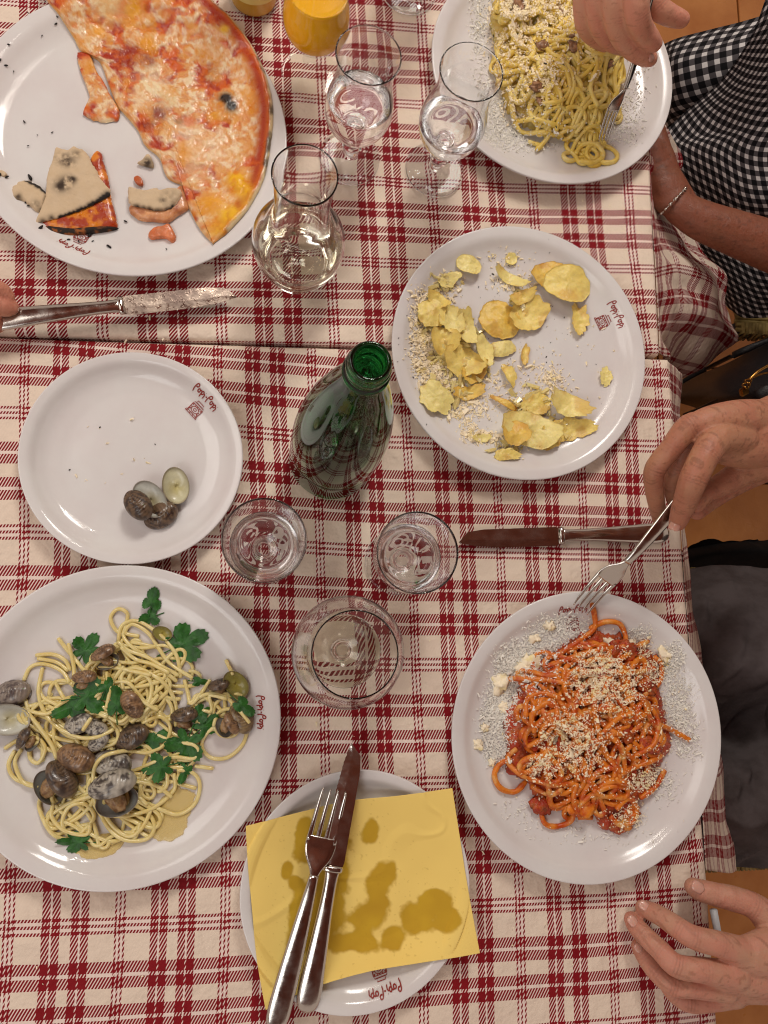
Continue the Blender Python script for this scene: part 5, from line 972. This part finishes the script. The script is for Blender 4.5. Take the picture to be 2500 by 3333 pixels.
for i, (x, y, r, lab) in enumerate([(390, 625, 19, 'largest pale cheese flake, left of the red spaghetti'), (272, 960, 10, 'small cheese lump at the far left of the red-sauce plate'), (660, 305, 12, 'cheese clump near the logo of the red-sauce plate'), (965, 402, 11, 'round cheese lump inside the top strand loop'), (1100, 415, 9, 'cheese lump right of the top strand loop'), (590, 380, 11, 'cheese clump below the logo of the red-sauce plate'), (420, 755, 11, 'yellowish cheese lump at the left side of the red spaghetti'), (310, 865, 8, 'cheese crumb between the two left lumps'), (350, 1060, 7, 'cheese crumb at the lower left of the cheese drift'), (540, 530, 24, 'wide soft clump of cheese above the largest flake'), (1285, 470, 15, 'cheese clump at the upper right of the red spaghetti')]):
    p = W(*rv(x, y), .02); o = lump('cheese_lump', p.x, p.y, max(Z('red', p.x, p.y), pr.at(p.x, p.y)) + .0012, r * .00046, MAT['cheese'], 130 + i, None, (1.1, .9, .42), 1.1, 26); tag(o, lab, 'cheese', 'lumps of cheese on the red-sauce plate')
# ------------------------------------------------------------------ people and what they wear
SKC = {}
def skin(name, base, dark, red):
    m = M(name, base, 0.5, attr=True, bump=[(90, .0009), (420, .0005), (1500, .00018)], sss=.25, sssr=(1, .35, .2), sscale=.004, rvar=(120, .38, .6)); SKC[m.name] = (np.array(base), np.array(dark), np.array(red)); return m
MAT.update(
    skin_pale=skin('skin_fair', rgb(208, 152, 124), rgb(170, 112, 86), rgb(214, 136, 114)),
    skin_tan=skin('skin_tanned', rgb(182, 128, 98), rgb(132, 86, 62), rgb(182, 114, 92)),
    skin_child=skin('skin_light_tan', rgb(196, 146, 120), rgb(156, 106, 82), rgb(204, 134, 114)),
    skin_dark=skin('skin_fair_shaded', rgb(132, 78, 54), rgb(98, 54, 36), rgb(136, 74, 52)),  # darker copy for the left arm, its shade put into the skin colour
    nail=M('fingernail', rgb(214, 164, 146), 0.25, coat=.4, sss=.3, sscale=.002),
    grey_cloth=M('slate_grey_cotton', rgb(90, 82, 82), 0.9, var=(30, rgb(72, 64, 63), .4, .7), bump=[(800, .0003), (60, .0015)], spec=.2),
    black_cloth=M('black_fabric', rgb(20, 18, 19), 0.85, bump=[(500, .0006)], spec=.25),
    leather=M('black_leather', rgb(22, 20, 22), 0.42, bump=[(260, .0008)]),
    gold=M('gold_metal', rgb(170, 124, 62), 0.25, metal=1),
    silver=M('silver_beads', rgb(214, 206, 196), 0.2, metal=1),
    straw=M('woven_rush', rgb(166, 142, 84), 0.75, var=(60, rgb(120, 98, 52), .4, .65), bump=[(400, .0008)]),
    white_plastic=M('white_plastic', rgb(214, 216, 220), 0.4),
)
def gingham_material():
    m = M('gingham_cotton', (.5, .5, .5), 0.85, bump=[(700, .0003)], spec=.2); nt = m.node_tree; q = Nt(nt)
    uv = nt.nodes.new('ShaderNodeUVMap'); uv.uv_map = 'weave'; sp_ = nt.nodes.new('ShaderNodeSeparateXYZ'); nt.links.new(uv.outputs[0], sp_.inputs[0])
    a = q.m('LESS_THAN', q.m('FRACT', sp_.outputs[0]), .56); b_ = q.m('LESS_THAN', q.m('FRACT', sp_.outputs[1]), .56); s = q.m('MULTIPLY', q.m('ADD', a, b_), .5)
    lo = q.mix(q.m('MULTIPLY', s, 2.0), rgb(206, 202, 200), rgb(80, 76, 78)); st = q.m('GREATER_THAN', s, .75)
    nt.links.new(q.mix(st, lo, rgb(18, 17, 20)), nt.nodes['Principled BSDF'].inputs['Base Color'])
    for n in nt.nodes:
        if n.type == 'MIX': n.clamp_factor = True
    return m
MAT['gingham'] = gingham_material()
def wl(pts, k_=1.0):
    """photo pixel, height, radius(mm) -> world limb points"""
    return [(*W(x, y, z), r * .001 * k_) for x, y, z, r in pts]
def flesh(name, chains, mat, parent, voxel=.0016, it=5, blobs=()):
    ps = [limb(wl(c), sq) for c, sq in chains] + [ball(tuple(W(x, y, z)), r * .001, 24, sc) for x, y, z, r, sc in blobs]
    V, F = join(ps); o = remesh(name, V, F, mat, parent, min(voxel, .0013) if it == 5 else voxel, it + 2)
    me = o.data; n = len(me.vertices); co = np.zeros(n * 3); me.vertices.foreach_get('co', co); nr = np.zeros(n * 3); me.vertices.foreach_get('normal', nr); nr = nr.reshape(-1, 3)
    P = co.reshape(-1, 3) + np.array(wloc(parent)); base, dark, red = SKC[mat.name]
    k = vnoise(P[:, 0] + P[:, 2], P[:, 1] - P[:, 2], 3, 4, 60)[:, None]; k = sstep(.3, .7, k); col = base * (1 - .55 * k) + red * .55 * k; sp = sstep(.62, .74, vnoise(P[:, 0] - P[:, 2], P[:, 1] + P[:, 2], 7, 3, 260))[:, None] * .55; col = col * (1 - sp) + dark * sp
    disp = np.zeros(n)
    for c, sq in chains:
        w = np.array(wl(c)); m = len(w)
        if w[-1, 3] > .0112: continue
        J = [i for i in range(1, m - 1) if w[i, 3] < .0145]
        for i in J:
            ax_ = w[min(i + 1, m - 1), :3] - w[i - 1, :3]; ax_ /= np.linalg.norm(ax_); a0 = w[i, :3] - w[i - 1, :3]; a1 = w[i + 1, :3] - w[i, :3]; bendy = 1 - np.dot(a0, a1) / (np.linalg.norm(a0) * np.linalg.norm(a1) + 1e-9)
            d = P - w[i, :3]; s_ = d @ ax_; rad = np.linalg.norm(d - s_[:, None] * ax_, axis=1); near_ = (rad < w[i, 3] * 1.35) & (np.abs(s_) < .012); up = np.clip(nr[:, 2] * 1.3, 0, 1)
            g = np.exp(-(s_ / .0045) ** 2) * near_ * up; amp = .35 + min(1, bendy * 6) * .65
            wv = np.cos(2 * np.pi * (s_ + .0011 * (vnoise(P[:, 0], P[:, 1], i, 2, 260) - .5)) / .0031); disp -= .00042 * amp * g * np.clip(wv, -.2, 1)
            rk = (np.exp(-(s_ / .008) ** 2) * near_ * up * .45)[:, None]; col = col * (1 - rk) + red * .92 * rk; ck = (g * np.clip(wv, 0, 1) * .5 * amp)[:, None]; col = col * (1 - ck) + dark * .8 * ck
        tip = np.exp(-(np.linalg.norm(P - w[-1, :3], axis=1) / .009) ** 2)[:, None] * .5; col = col * (1 - tip) + red * tip
    # veins and tendons across the back of the hand
    vn = np.abs(vnoise(P[:, 0] * .6 + P[:, 1] * .9, (P[:, 1] - P[:, 0]) * .5, 21, 2, 42) - .5); disp += .0004 * np.exp(-(vn / .05) ** 2) * np.clip(nr[:, 2], 0, 1)
    disp += .0005 * (vnoise(P[:, 0] + P[:, 2], P[:, 1] - P[:, 2], 31, 3, 120) - .5)
    me.vertices.foreach_set('co', (co.reshape(-1, 3) + nr * disp[:, None]).ravel()); ca = me.color_attributes.new('tint', 'FLOAT_COLOR', 'POINT'); t = np.ones((n, 4)); t[:, :3] = col; ca.data.foreach_set('color', t.ravel()); me.update()
    return o
def nail(parent, x, y, z, lx, wd_, rot, tilt=(0, 0), lift=.0):
    p = W(x, y, z); V = []; n, m = 10, 9
    for i in range(n):
        u = -1 + 2 * i / (n - 1)
        for j in range(m):
            v = -1 + 2 * j / (m - 1); ww = math.sqrt(max(0, 1 - abs(u) ** 3.2)); V.append((u * lx, v * wd_ * (.35 + .65 * ww), -.32 * wd_ * v * v - .10 * lx * u * u))
    V = np.array(V); R = np.array(Matrix.Rotation(rot, 3, 'Z') @ Matrix.Rotation(tilt[0], 3, 'Y') @ Matrix.Rotation(tilt[1], 3, 'X'))
    V = V @ R.T + np.array(p) + [0, 0, lift]; C3 = V.reshape(n, m, 3); V, F = thicken(C3, .0007); mesh('fingernail', V, F, MAT['nail'], parent)
# ---- person at the right, mid table: right hand with the fork, left hand on the table, grey trousers
P2 = thing('person', tuple(W(1640, 1500, -.3)), 'seated diner in slate grey clothes at the right, gripping a fork over the red spaghetti', 'person', 'diners round the table')
h = flesh('right_hand', [
    ([(1790, 880, .085, 30), (1700, 905, .100, 30), (1640, 930, .112, 28)], .78),
    ([(1650, 905, .115, 20), (1590, 905, .125, 19), (1530, 915, .128, 17), (1500, 925, .126, 14)], .9),
    ([(1660, 960, .105, 24), (1600, 965, .112, 22), (1555, 965, .118, 17)], .9),
    ([(1530, 922, .128, 14), (1490, 922, .126, 13.2), (1450, 968, .116, 11.2), (1416, 1012, .104, 10.8), (1412, 1045, .092, 9.4), (1418, 1085, .076, 8.8), (1425, 1122, .062, 7.4)], 1.0),
    ([(1600, 950, .120, 17), (1550, 950, .134, 15.5), (1522, 985, .140, 13.8), (1498, 1035, .136, 13.2), (1486, 1068, .126, 12.2), (1474, 1100, .112, 11.0), (1464, 1128, .098, 8.8)], 1.0),
    ([(1560, 925, .115, 13), (1500, 950, .108, 11), (1462, 1010, .094, 9.5), (1452, 1050, .080, 9), (1460, 1092, .068, 8)], 1.0),
    ([(1660, 990, .095, 22), (1620, 1010, .092, 17), (1570, 1040, .088, 13), (1530, 1062, .088, 10.5), (1506, 1088, .090, 9.0)], 1.0),
    ([(1650, 1010, .080, 16), (1600, 1040, .074, 12), (1540, 1078, .070, 10), (1506, 1106, .074, 8.5)], 1.0)], MAT['skin_tan'], P2, .0017, 5)
nail(h, 1452, 1136, .1015, .0050, .0056, math.radians(-118), (0, .5), .0045)
# the second hand, fingers on the cloth
h = flesh('left_hand', [
    ([(1850, 2040, .010, 30), (1740, 2060, .030, 29), (1680, 2075, .040, 30)], .75),
    ([(1700, 2050, .044, 28), (1640, 2060, .052, 22), (1600, 2058, .054, 15.5)], .8), ([(1700, 2090, .036, 30), (1630, 2105, .044, 22), (1570, 2112, .046, 14)], .75), ([(1700, 2110, .028, 26), (1620, 2130, .034, 17), (1570, 2148, .034, 11)], .8),
    ([(1608, 2056, .054, 14), (1555, 2040, .056, 12.2), (1500, 2025, .052, 11.2), (1470, 2008, .045, 10.8), (1432, 1982, .030, 9.8), (1405, 1968, .018, 9.2), (1388, 1960, .012, 7.6)], .95),
    ([(1590, 2108, .050, 14), (1520, 2096, .052, 11.8), (1462, 2086, .047, 11.0), (1425, 2052, .036, 10.2), (1390, 2018, .022, 9.8), (1372, 1998, .014, 9.2), (1364, 1986, .011, 7.8)], .95),
    ([(1570, 2138, .040, 12), (1500, 2132, .040, 10.6), (1455, 2128, .036, 10.2), (1418, 2100, .026, 9.4), (1392, 2066, .015, 8.8), (1378, 2044, .011, 7.2)], .95),
    ([(1590, 2150, .030, 12), (1530, 2164, .026, 9.8), (1490, 2166, .022, 9.4), (1458, 2148, .016, 8.8), (1440, 2126, .012, 8)], .95),
    ([(1700, 2020, .036, 24), (1662, 1985, .036, 17), (1625, 1955, .034, 13), (1580, 1940, .030, 12.4), (1545, 1932, .026, 11.6), (1510, 1922, .021, 10.8), (1498, 1916, .019, 9.4)], .95)], MAT['skin_child'], P2, .0017, 5)
nail(h, 1506, 1914, .0290, .0068, .0058, math.radians(-28), (-.1, -.2), .0030)
nail(h, 1390, 1955, .0200, .0052, .0046, math.radians(-35), (-.45, -.1), .0012)
nail(h, 1366, 1988, .0195, .0054, .0048, math.radians(-55), (-.45, -.1), .0010)
nail(h, 1379, 2046, .0175, .0046, .0042, math.radians(-60), (-.4, -.1), .0010)
def sheet(name, rows, nu, nv, th, mat, parent, fold=0.0, fs=8, seed=1, uvs=None, stretch=(1, 1), dirn=0.0):
    Cc = loft([[tuple(W(x, y, z)) for x, y, z in r] for r in rows], nu, nv)
    if fold:
        a = Cc[..., 0] * math.cos(dirn) + Cc[..., 1] * math.sin(dirn); b_ = -Cc[..., 0] * math.sin(dirn) + Cc[..., 1] * math.cos(dirn)
        n = vnoise(a * stretch[0], b_ * stretch[1], seed, 3, fs); Cc[..., 2] += fold * (1 - 2 * np.abs(n - .5) * 2)
    V, F = thicken(Cc, th); uv = None
    if uvs:
        du = np.r_[np.zeros((1, nv)), np.cumsum(np.linalg.norm(np.diff(Cc, axis=0), axis=2), 0)]; dv = np.c_[np.zeros((nu, 1)), np.cumsum(np.linalg.norm(np.diff(Cc, axis=1), axis=2), 1)]
        U = np.dstack([du / uvs, dv / uvs]).reshape(-1, 2); uv = np.concatenate([U, U])
    return mesh(name, V, F, mat, parent, uv=uv)
sheet('grey_trousers', [[(1468, 1232, -.33), (1530, 1222, -.30), (1600, 1222, -.28), (1700, 1232, -.27), (1850, 1240, -.27)], [(1440, 1330, -.27), (1520, 1330, -.21), (1600, 1330, -.19), (1700, 1330, -.17), (1850, 1340, -.16)], [(1440, 1450, -.24), (1520, 1460, -.19), (1600, 1450, -.16), (1700, 1440, -.13), (1850, 1440, -.12)],
    [(1450, 1560, -.30), (1520, 1570, -.28), (1600, 1560, -.26), (1700, 1540, -.20), (1850, 1540, -.16)], [(1450, 1670, -.26), (1530, 1680, -.21), (1600, 1680, -.19), (1700, 1660, -.18), (1850, 1650, -.17)], [(1460, 1780, -.24), (1540, 1790, -.20), (1600, 1790, -.18), (1700, 1780, -.17), (1850, 1770, -.16)], [(1470, 1868, -.30), (1545, 1874, -.26), (1600, 1870, -.25), (1700, 1866, -.24), (1850, 1860, -.24)]], 150, 110, .006, MAT['grey_cloth'], P2, .017, 22, 3, stretch=(.38, 1.2), dirn=.95)
V, F = join([limb([(1.02, -.02, -.28, .15), (.94, -.02, .02, .15), (.88, -.02, .26, .14)]), limb([(*W(1420, 1380, -.30), .062), (*W(1600, 1390, -.28), .074), (*W(1900, 1400, -.27), .085)]), limb([(*W(1420, 1750, -.30), .058), (*W(1600, 1740, -.28), .072), (*W(1900, 1720, -.27), .085)]), ball(tuple(W(1960, 1560, -.12)), .15, 24, (1, 1.1, 1.6))])
remesh('body', V, F, MAT['grey_cloth'], P2, .012, 4)
# black bag hanging on the chair beside the wrist, with a gold padlock pull
bagp = W(1640, 840, -.12); BG = thing('handbag', tuple(bagp), 'black handbag with a small gold padlock on its zip, at the right edge', 'handbag')
sheet('bag_body', [[(1440, 850, -.36), (1500, 815, -.30), (1560, 790, -.24), (1640, 750, -.20), (1760, 700, -.20)], [(1450, 870, -.34), (1520, 835, -.22), (1580, 815, -.15), (1660, 790, -.11), (1780, 740, -.11)], [(1500, 885, -.30), (1545, 868, -.16), (1600, 850, -.09), (1680, 830, -.06), (1800, 800, -.06)], [(1520, 905, -.32), (1560, 895, -.20), (1610, 880, -.12), (1690, 870, -.08), (1820, 850, -.08)]], 90, 120, .02, MAT['leather'], BG, .010, 9, 5)
for k, pts in enumerate([[(1482, 895, -.26), (1520, 880, -.2), (1560, 862, -.15), (1620, 850, -.08)], [(1490, 905, -.28), (1530, 893, -.22), (1580, 880, -.15), (1640, 872, -.08)], [(1470, 830, -.34), (1520, 800, -.30), (1600, 760, -.22), (1680, 730, -.2)], [(1640, 858, -.03), (1665, 846, -.02), (1720, 850, -.02)]]):
    v, f = tube(spline([tuple(W(*p)) for p in pts], .004), .0055 if k < 3 else .010, 10, .5); mesh('strap', v, f, MAT['leather'], BG)
q = W(1607, 845, -.045); pl_ = thing('padlock_charm', tuple(q), 'small gold padlock dangling from the zip of the black handbag', 'charm')
bm = bmesh.new(); bmesh.ops.create_cube(bm, size=1); bmesh.ops.scale(bm, vec=(.012, .010, .006), verts=bm.verts); bmesh.ops.rotate(bm, matrix=Matrix.Rotation(.5, 3, 'Z') @ Matrix.Rotation(.4, 3, 'X'), verts=bm.verts); bmesh.ops.bevel(bm, geom=list(bm.edges), offset=.0014, segments=2, affect='EDGES')
mesh('padlock_body', [tuple(v.co + q) for v in bm.verts], [tuple(v.index for v in f.verts) for f in bm.faces], MAT['gold'], pl_, smooth=False); bm.free()
for cx_, cy_, rr_ in ((1612, 834, .0042), (1616, 825, .0034)):
    c = W(cx_, cy_, -.043); ring = [(c.x + rr_ * math.cos(t), c.y + rr_ * math.sin(t), c.z + .003 * math.sin(2 * t)) for t in np.linspace(0, 2 * math.pi, 22)]; v, f = tube(ring, .0011, 8); mesh('shackle', v, f, MAT['gold'], pl_)
v, f = tube(spline([tuple(W(1618, 820, -.042)), tuple(W(1638, 802, -.04)), tuple(W(1670, 784, -.04))], .003), .0018, 8); mesh('zip_pull', v, f, MAT['gold'], pl_)
v, f = tube(spline([tuple(W(1622, 818, -.046)), tuple(W(1645, 808, -.045)), tuple(W(1690, 800, -.045))], .003), .0014, 8); mesh('zip_chain', v, f, MAT['gold'], pl_)
# ---- woman in a gingham dress, upper right
P1 = thing('person', tuple(W(1640, 300, -.3)), 'seated diner in a black and white gingham dress at the upper right, twirling carbonara', 'person', 'diners round the table')
h = flesh('right_hand', [
    ([(1330, -160, .150, 30), (1335, -90, .150, 34), (1340, -40, .142, 30)], .85),
    ([(1290, -70, .135, 14), (1266, -20, .125, 12.5), (1262, 30, .108, 11.5), (1268, 62, .092, 10.4), (1286, 84, .078, 9), (1306, 96, .072, 8)], 1), ([(1315, -70, .140, 15), (1294, -20, .138, 13.2), (1292, 34, .120, 12.2), (1304, 72, .102, 11), (1326, 94, .088, 9.6), (1352, 104, .080, 8.4)], 1),
    ([(1345, -70, .150, 16), (1330, -20, .150, 14), (1330, 36, .134, 13), (1344, 82, .116, 11.6), (1370, 110, .104, 10.4), (1394, 124, .098, 9.4), (1404, 127, .096, 8.2)], 1),
    ([(1375, -70, .158, 16), (1374, -20, .162, 14), (1376, 30, .150, 13), (1388, 66, .132, 11.8), (1404, 86, .122, 10.6), (1412, 94, .118, 9.0)], 1),
    ([(1375, -90, .130, 18), (1400, -30, .128, 15), (1420, 14, .124, 12.4), (1444, 32, .118, 11), (1466, 40, .114, 9.6), (1472, 42, .113, 8.8)], 1)], MAT['skin_pale'], P1, .0017, 5)
nail(h, 1408, 126, .1050, .0042, .0040, math.radians(20), (.3, .5), .0010)
flesh('left_arm', [
    ([(1860, 600, -.06, 40), (1700, 545, -.055, 34), (1600, 508, -.055, 30), (1520, 478, -.055, 26), (1470, 450, -.055, 22)], .85),
    ([(1480, 455, -.055, 23), (1452, 410, -.055, 24), (1430, 370, -.055, 23), (1412, 330, -.05, 19)], .6), ([(1430, 380, -.055, 14), (1400, 320, -.05, 11), (1385, 270, -.045, 9)], .9), ([(1445, 370, -.055, 14), (1425, 300, -.05, 11), (1415, 250, -.045, 9)], .9), ([(1440, 440, -.06, 15), (1415, 420, -.065, 12), (1395, 390, -.06, 10)], .9)], MAT['skin_dark'], P1, .0022, 6)
# bead bracelet round that wrist
cc = W(1450, 439, -.055); BRr = thing('bracelet', tuple(cc), 'thin chain bracelet with pale round beads on the wrist below the carbonara plate', 'bracelet')
ax = (W(1470, 450, -.055) - W(1440, 425, -.055)).normalized(); e1_ = Vector((0, 0, 1)); e2_ = ax.cross(e1_).normalized(); ring = [cc + e2_ * (.0235 * math.cos(t)) + e1_ * (.0205 * math.sin(t)) + ax * (-.002 * math.cos(t)) for t in np.linspace(0, 2 * math.pi, 60)]
v, f = tube([tuple(p) for p in ring], .0006, 6); mesh('chain', v, f, MAT['silver'], BRr)
for t in np.linspace(.15, math.pi - .15, 9):
    p = cc + e2_ * (.0237 * math.cos(t)) + e1_ * (.0207 * math.sin(t)) + ax * (-.002 * math.cos(t)); v, f = ball(tuple(p), .0027 if int(t * 10) % 2 == 0 else .0019, 12); mesh('bead', v, f, MAT['silver'], BRr)
for t in np.linspace(.25, math.pi - .25, 10):
    p = cc + e2_ * (.0236 * math.cos(t)) + e1_ * (.0206 * math.sin(t)) + ax * (-.002 * math.cos(t)); v, f = ball(tuple(p), .0013, 8, (1.6, 1, 1)); mesh('bead', v, f, MAT['silver'], BRr)
# skirt over the lap
sheet('skirt', [[(1400, 110, -.30), (1450, 90, -.22), (1530, 68, -.18), (1600, 52, -.15), (1720, 20, -.12)], [(1405, 170, -.30), (1450, 150, -.20), (1530, 125, -.16), (1600, 100, -.13), (1720, 70, -.10)], [(1405, 240, -.32), (1450, 230, -.23), (1530, 200, -.18), (1600, 160, -.14), (1720, 130, -.10)], [(1400, 320, -.34), (1450, 300, -.28), (1530, 270, -.24), (1600, 230, -.20), (1720, 200, -.16)]], 110, 120, .003, MAT['gingham'], P1, .010, 9, 7, .0175, stretch=(.5, 1.4))
# bodice and the big dark fold of the dress nearer the lens
sheet('dress', [[(1668, -60, .02), (1690, -80, .04), (1740, -100, .06), (1800, -120, .06)], [(1632, 60, -.02), (1660, 40, .0), (1720, 20, .03), (1800, 0, .04)], [(1560, 170, -.12), (1620, 160, -.07), (1690, 140, -.02), (1800, 120, .0)], [(1470, 250, -.20), (1560, 250, -.14), (1660, 250, -.08), (1800, 240, -.04)], [(1415, 320, -.24), (1530, 340, -.17), (1640, 350, -.12), (1800, 350, -.08)],
    [(1425, 400, -.26), (1530, 430, -.20), (1640, 450, -.15), (1800, 450, -.12)], [(1440, 470, -.29), (1540, 500, -.25), (1650, 530, -.21), (1800, 540, -.18)], [(1500, 560, -.32), (1570, 600, -.28), (1660, 620, -.25), (1800, 620, -.22)], [(1540, 640, -.36), (1590, 690, -.33), (1670, 690, -.31), (1800, 690, -.3)]], 190, 150, .004, MAT['gingham'], P1, .013, 8, 11, .0125, stretch=(.45, 1.6), dirn=-.55)
V, F = join([limb([(1.08, .50, -.28, .14), (.98, .50, .02, .14), (.90, .50, .26, .13)]), limb([(*W(1480, 470, -.45), .05), (*W(1640, 480, -.44), .06), (*W(1880, 480, -.40), .08)]), limb([(*W(1500, 200, -.34), .055), (*W(1640, 190, -.31), .07), (*W(1880, 180, -.3), .08)]), ball(tuple(W(1960, 300, -.12)), .13, 24, (1, 1.2, 1.6))]); remesh('body', V, F, MAT['black_cloth'], P1, .012, 4)
# ---- fingers of a third diner at the left edge
P3 = thing('person', tuple(W(-80, 680, .03)), 'diner at the left edge of whom only fingertips on a knife handle show', 'person', 'diners round the table')
flesh('hand', [([(-260, 690, .06, 32), (-160, 670, .055, 30), (-110, 665, .050, 26)], .8), ([(-110, 650, .052, 16), (-60, 622, .056, 12), (-20, 622, .050, 10.5), (6, 632, .043, 9), (15, 640, .040, 7.4)], 1), ([(-110, 670, .050, 16), (-60, 660, .050, 12), (-10, 660, .043, 10.4), (14, 664, .036, 9.4), (22, 664, .034, 8.4)], 1), ([(-110, 700, .044, 15), (-60, 710, .038, 12), (-22, 704, .030, 10), (-6, 700, .026, 8.6)], 1)], MAT['skin_pale'], P3, .0018, 5)
# ------------------------------------------------------------------ rush-seated chairs
def chair(x0, y0, x1, y1, z, label, yaw=0):
    a = W(x0, y0, z); b_ = W(x1, y1, z); w_ = abs(b_.x - a.x); d_ = abs(b_.y - a.y); cx_, cy_ = (a.x + b_.x) / 2, (a.y + b_.y) / 2
    rt = thing('rush_chair', (cx_, cy_, FZ), label, 'chair', 'rush-seated chairs along the right'); n = 46; parts = []
    for i in range(n):
        y = cy_ - d_ / 2 + d_ * (i + .5) / n; pts = [(cx_ - w_ / 2 - .006 + w_ * 1.0 * t, y + .002 * math.sin(t * 9 + i), z + .002 * math.sin(i * 2.3) - .10 * abs(t - .5) ** 4) for t in np.linspace(0, 1, 9)]
        parts.append(tube(pts, d_ / n * .56, 6))
    sides = []
    for i in range(int(w_ / .0062)):
        x = cx_ - w_ / 2 + .0062 * i
        for s in (-1, 1):
            yy = cy_ + s * d_ / 2; sl = RNG.uniform(-.004, .004)
            sides.append(tube([(x, yy - s * .012, z + .006), (x + sl * .4, yy + s * .004, z + .004), (x + sl, yy + s * .006, z - .022), (x + sl, yy - s * .008, z - .028)], .0034, 6))
    v, f = join(parts); mesh('rush_seat', v, f, MAT['straw'], rt)
    v, f = join(sides); o = mesh('rush_wrapping', v, f, MAT['straw'], rt); o['kind'] = 'stuff'
    for sx in (-1, 1):
        for sy in (-1, 1): v, f = tube([(cx_ + sx * w_ * .46, cy_ + sy * d_ * .46, z - .01), (cx_ + sx * w_ * .47, cy_ + sy * d_ * .47, FZ)], .016, 10); mesh('leg', v, f, MAT['wood'], rt)
    return rt
chair(1575, 330, 2050, 742, -.335, 'rush-seated chair under the gingham dress')
chair(1452, 1234, 1980, 1850, -.36, 'rush-seated chair under the slate grey trousers')
v, f = tube([tuple(W(1541, 1965, -.04)), tuple(W(1549, 2008, -.04)), tuple(W(1552, 2035, -.04))], .0042, 8); 
o = mesh('white_strap', v, f, MAT['white_plastic'], None); tag(o, 'thin white strap hanging off the table edge between thumb and fingers', 'strap')
sh = [[(1455, 1195, -.62), (1520, 1178, -.6), (1600, 1170, -.58), (1720, 1166, -.58)], [(1458, 1215, -.6), (1520, 1200, -.56), (1600, 1192, -.54), (1720, 1190, -.54)], [(1460, 1245, -.62), (1520, 1240, -.6), (1600, 1236, -.58), (1720, 1236, -.58)]]
jk = thing('jacket', tuple(W(1580, 1205, -.6)), 'black cloth heaped on the floor above the lower rush chair', 'jacket'); sheet('jacket_cloth', sh, 40, 80, .05, MAT['black_cloth'], jk, .01, 12, 9)
# ------------------------------------------------------------------ crumbs that fell on the cloths
pts = []
for x, y, s, n in [(720, 560, 60, 10), (230, 700, 120, 14), (620, 700, 80, 8), (860, 1090, 60, 8), (560, 1300, 60, 8), (960, 1330, 60, 12), (1180, 1220, 50, 8), (700, 1600, 60, 10), (260, 1990, 160, 14), (1160, 2000, 140, 14), (1370, 1250, 50, 8), (1330, 470, 50, 8)]:
    for _ in range(n): p = W(x + RNG.normal(0, s), y + RNG.normal(0, s * .6)); pts.append((p.x, p.y, .0012))
scatter('cloth_crumbs', pts, .0007, MAT['crust2'] if 'crust2' in MAT else MAT['cheese'], None, 'tiny crumbs of bread and cheese fallen on the tablecloths', 'crumbs')
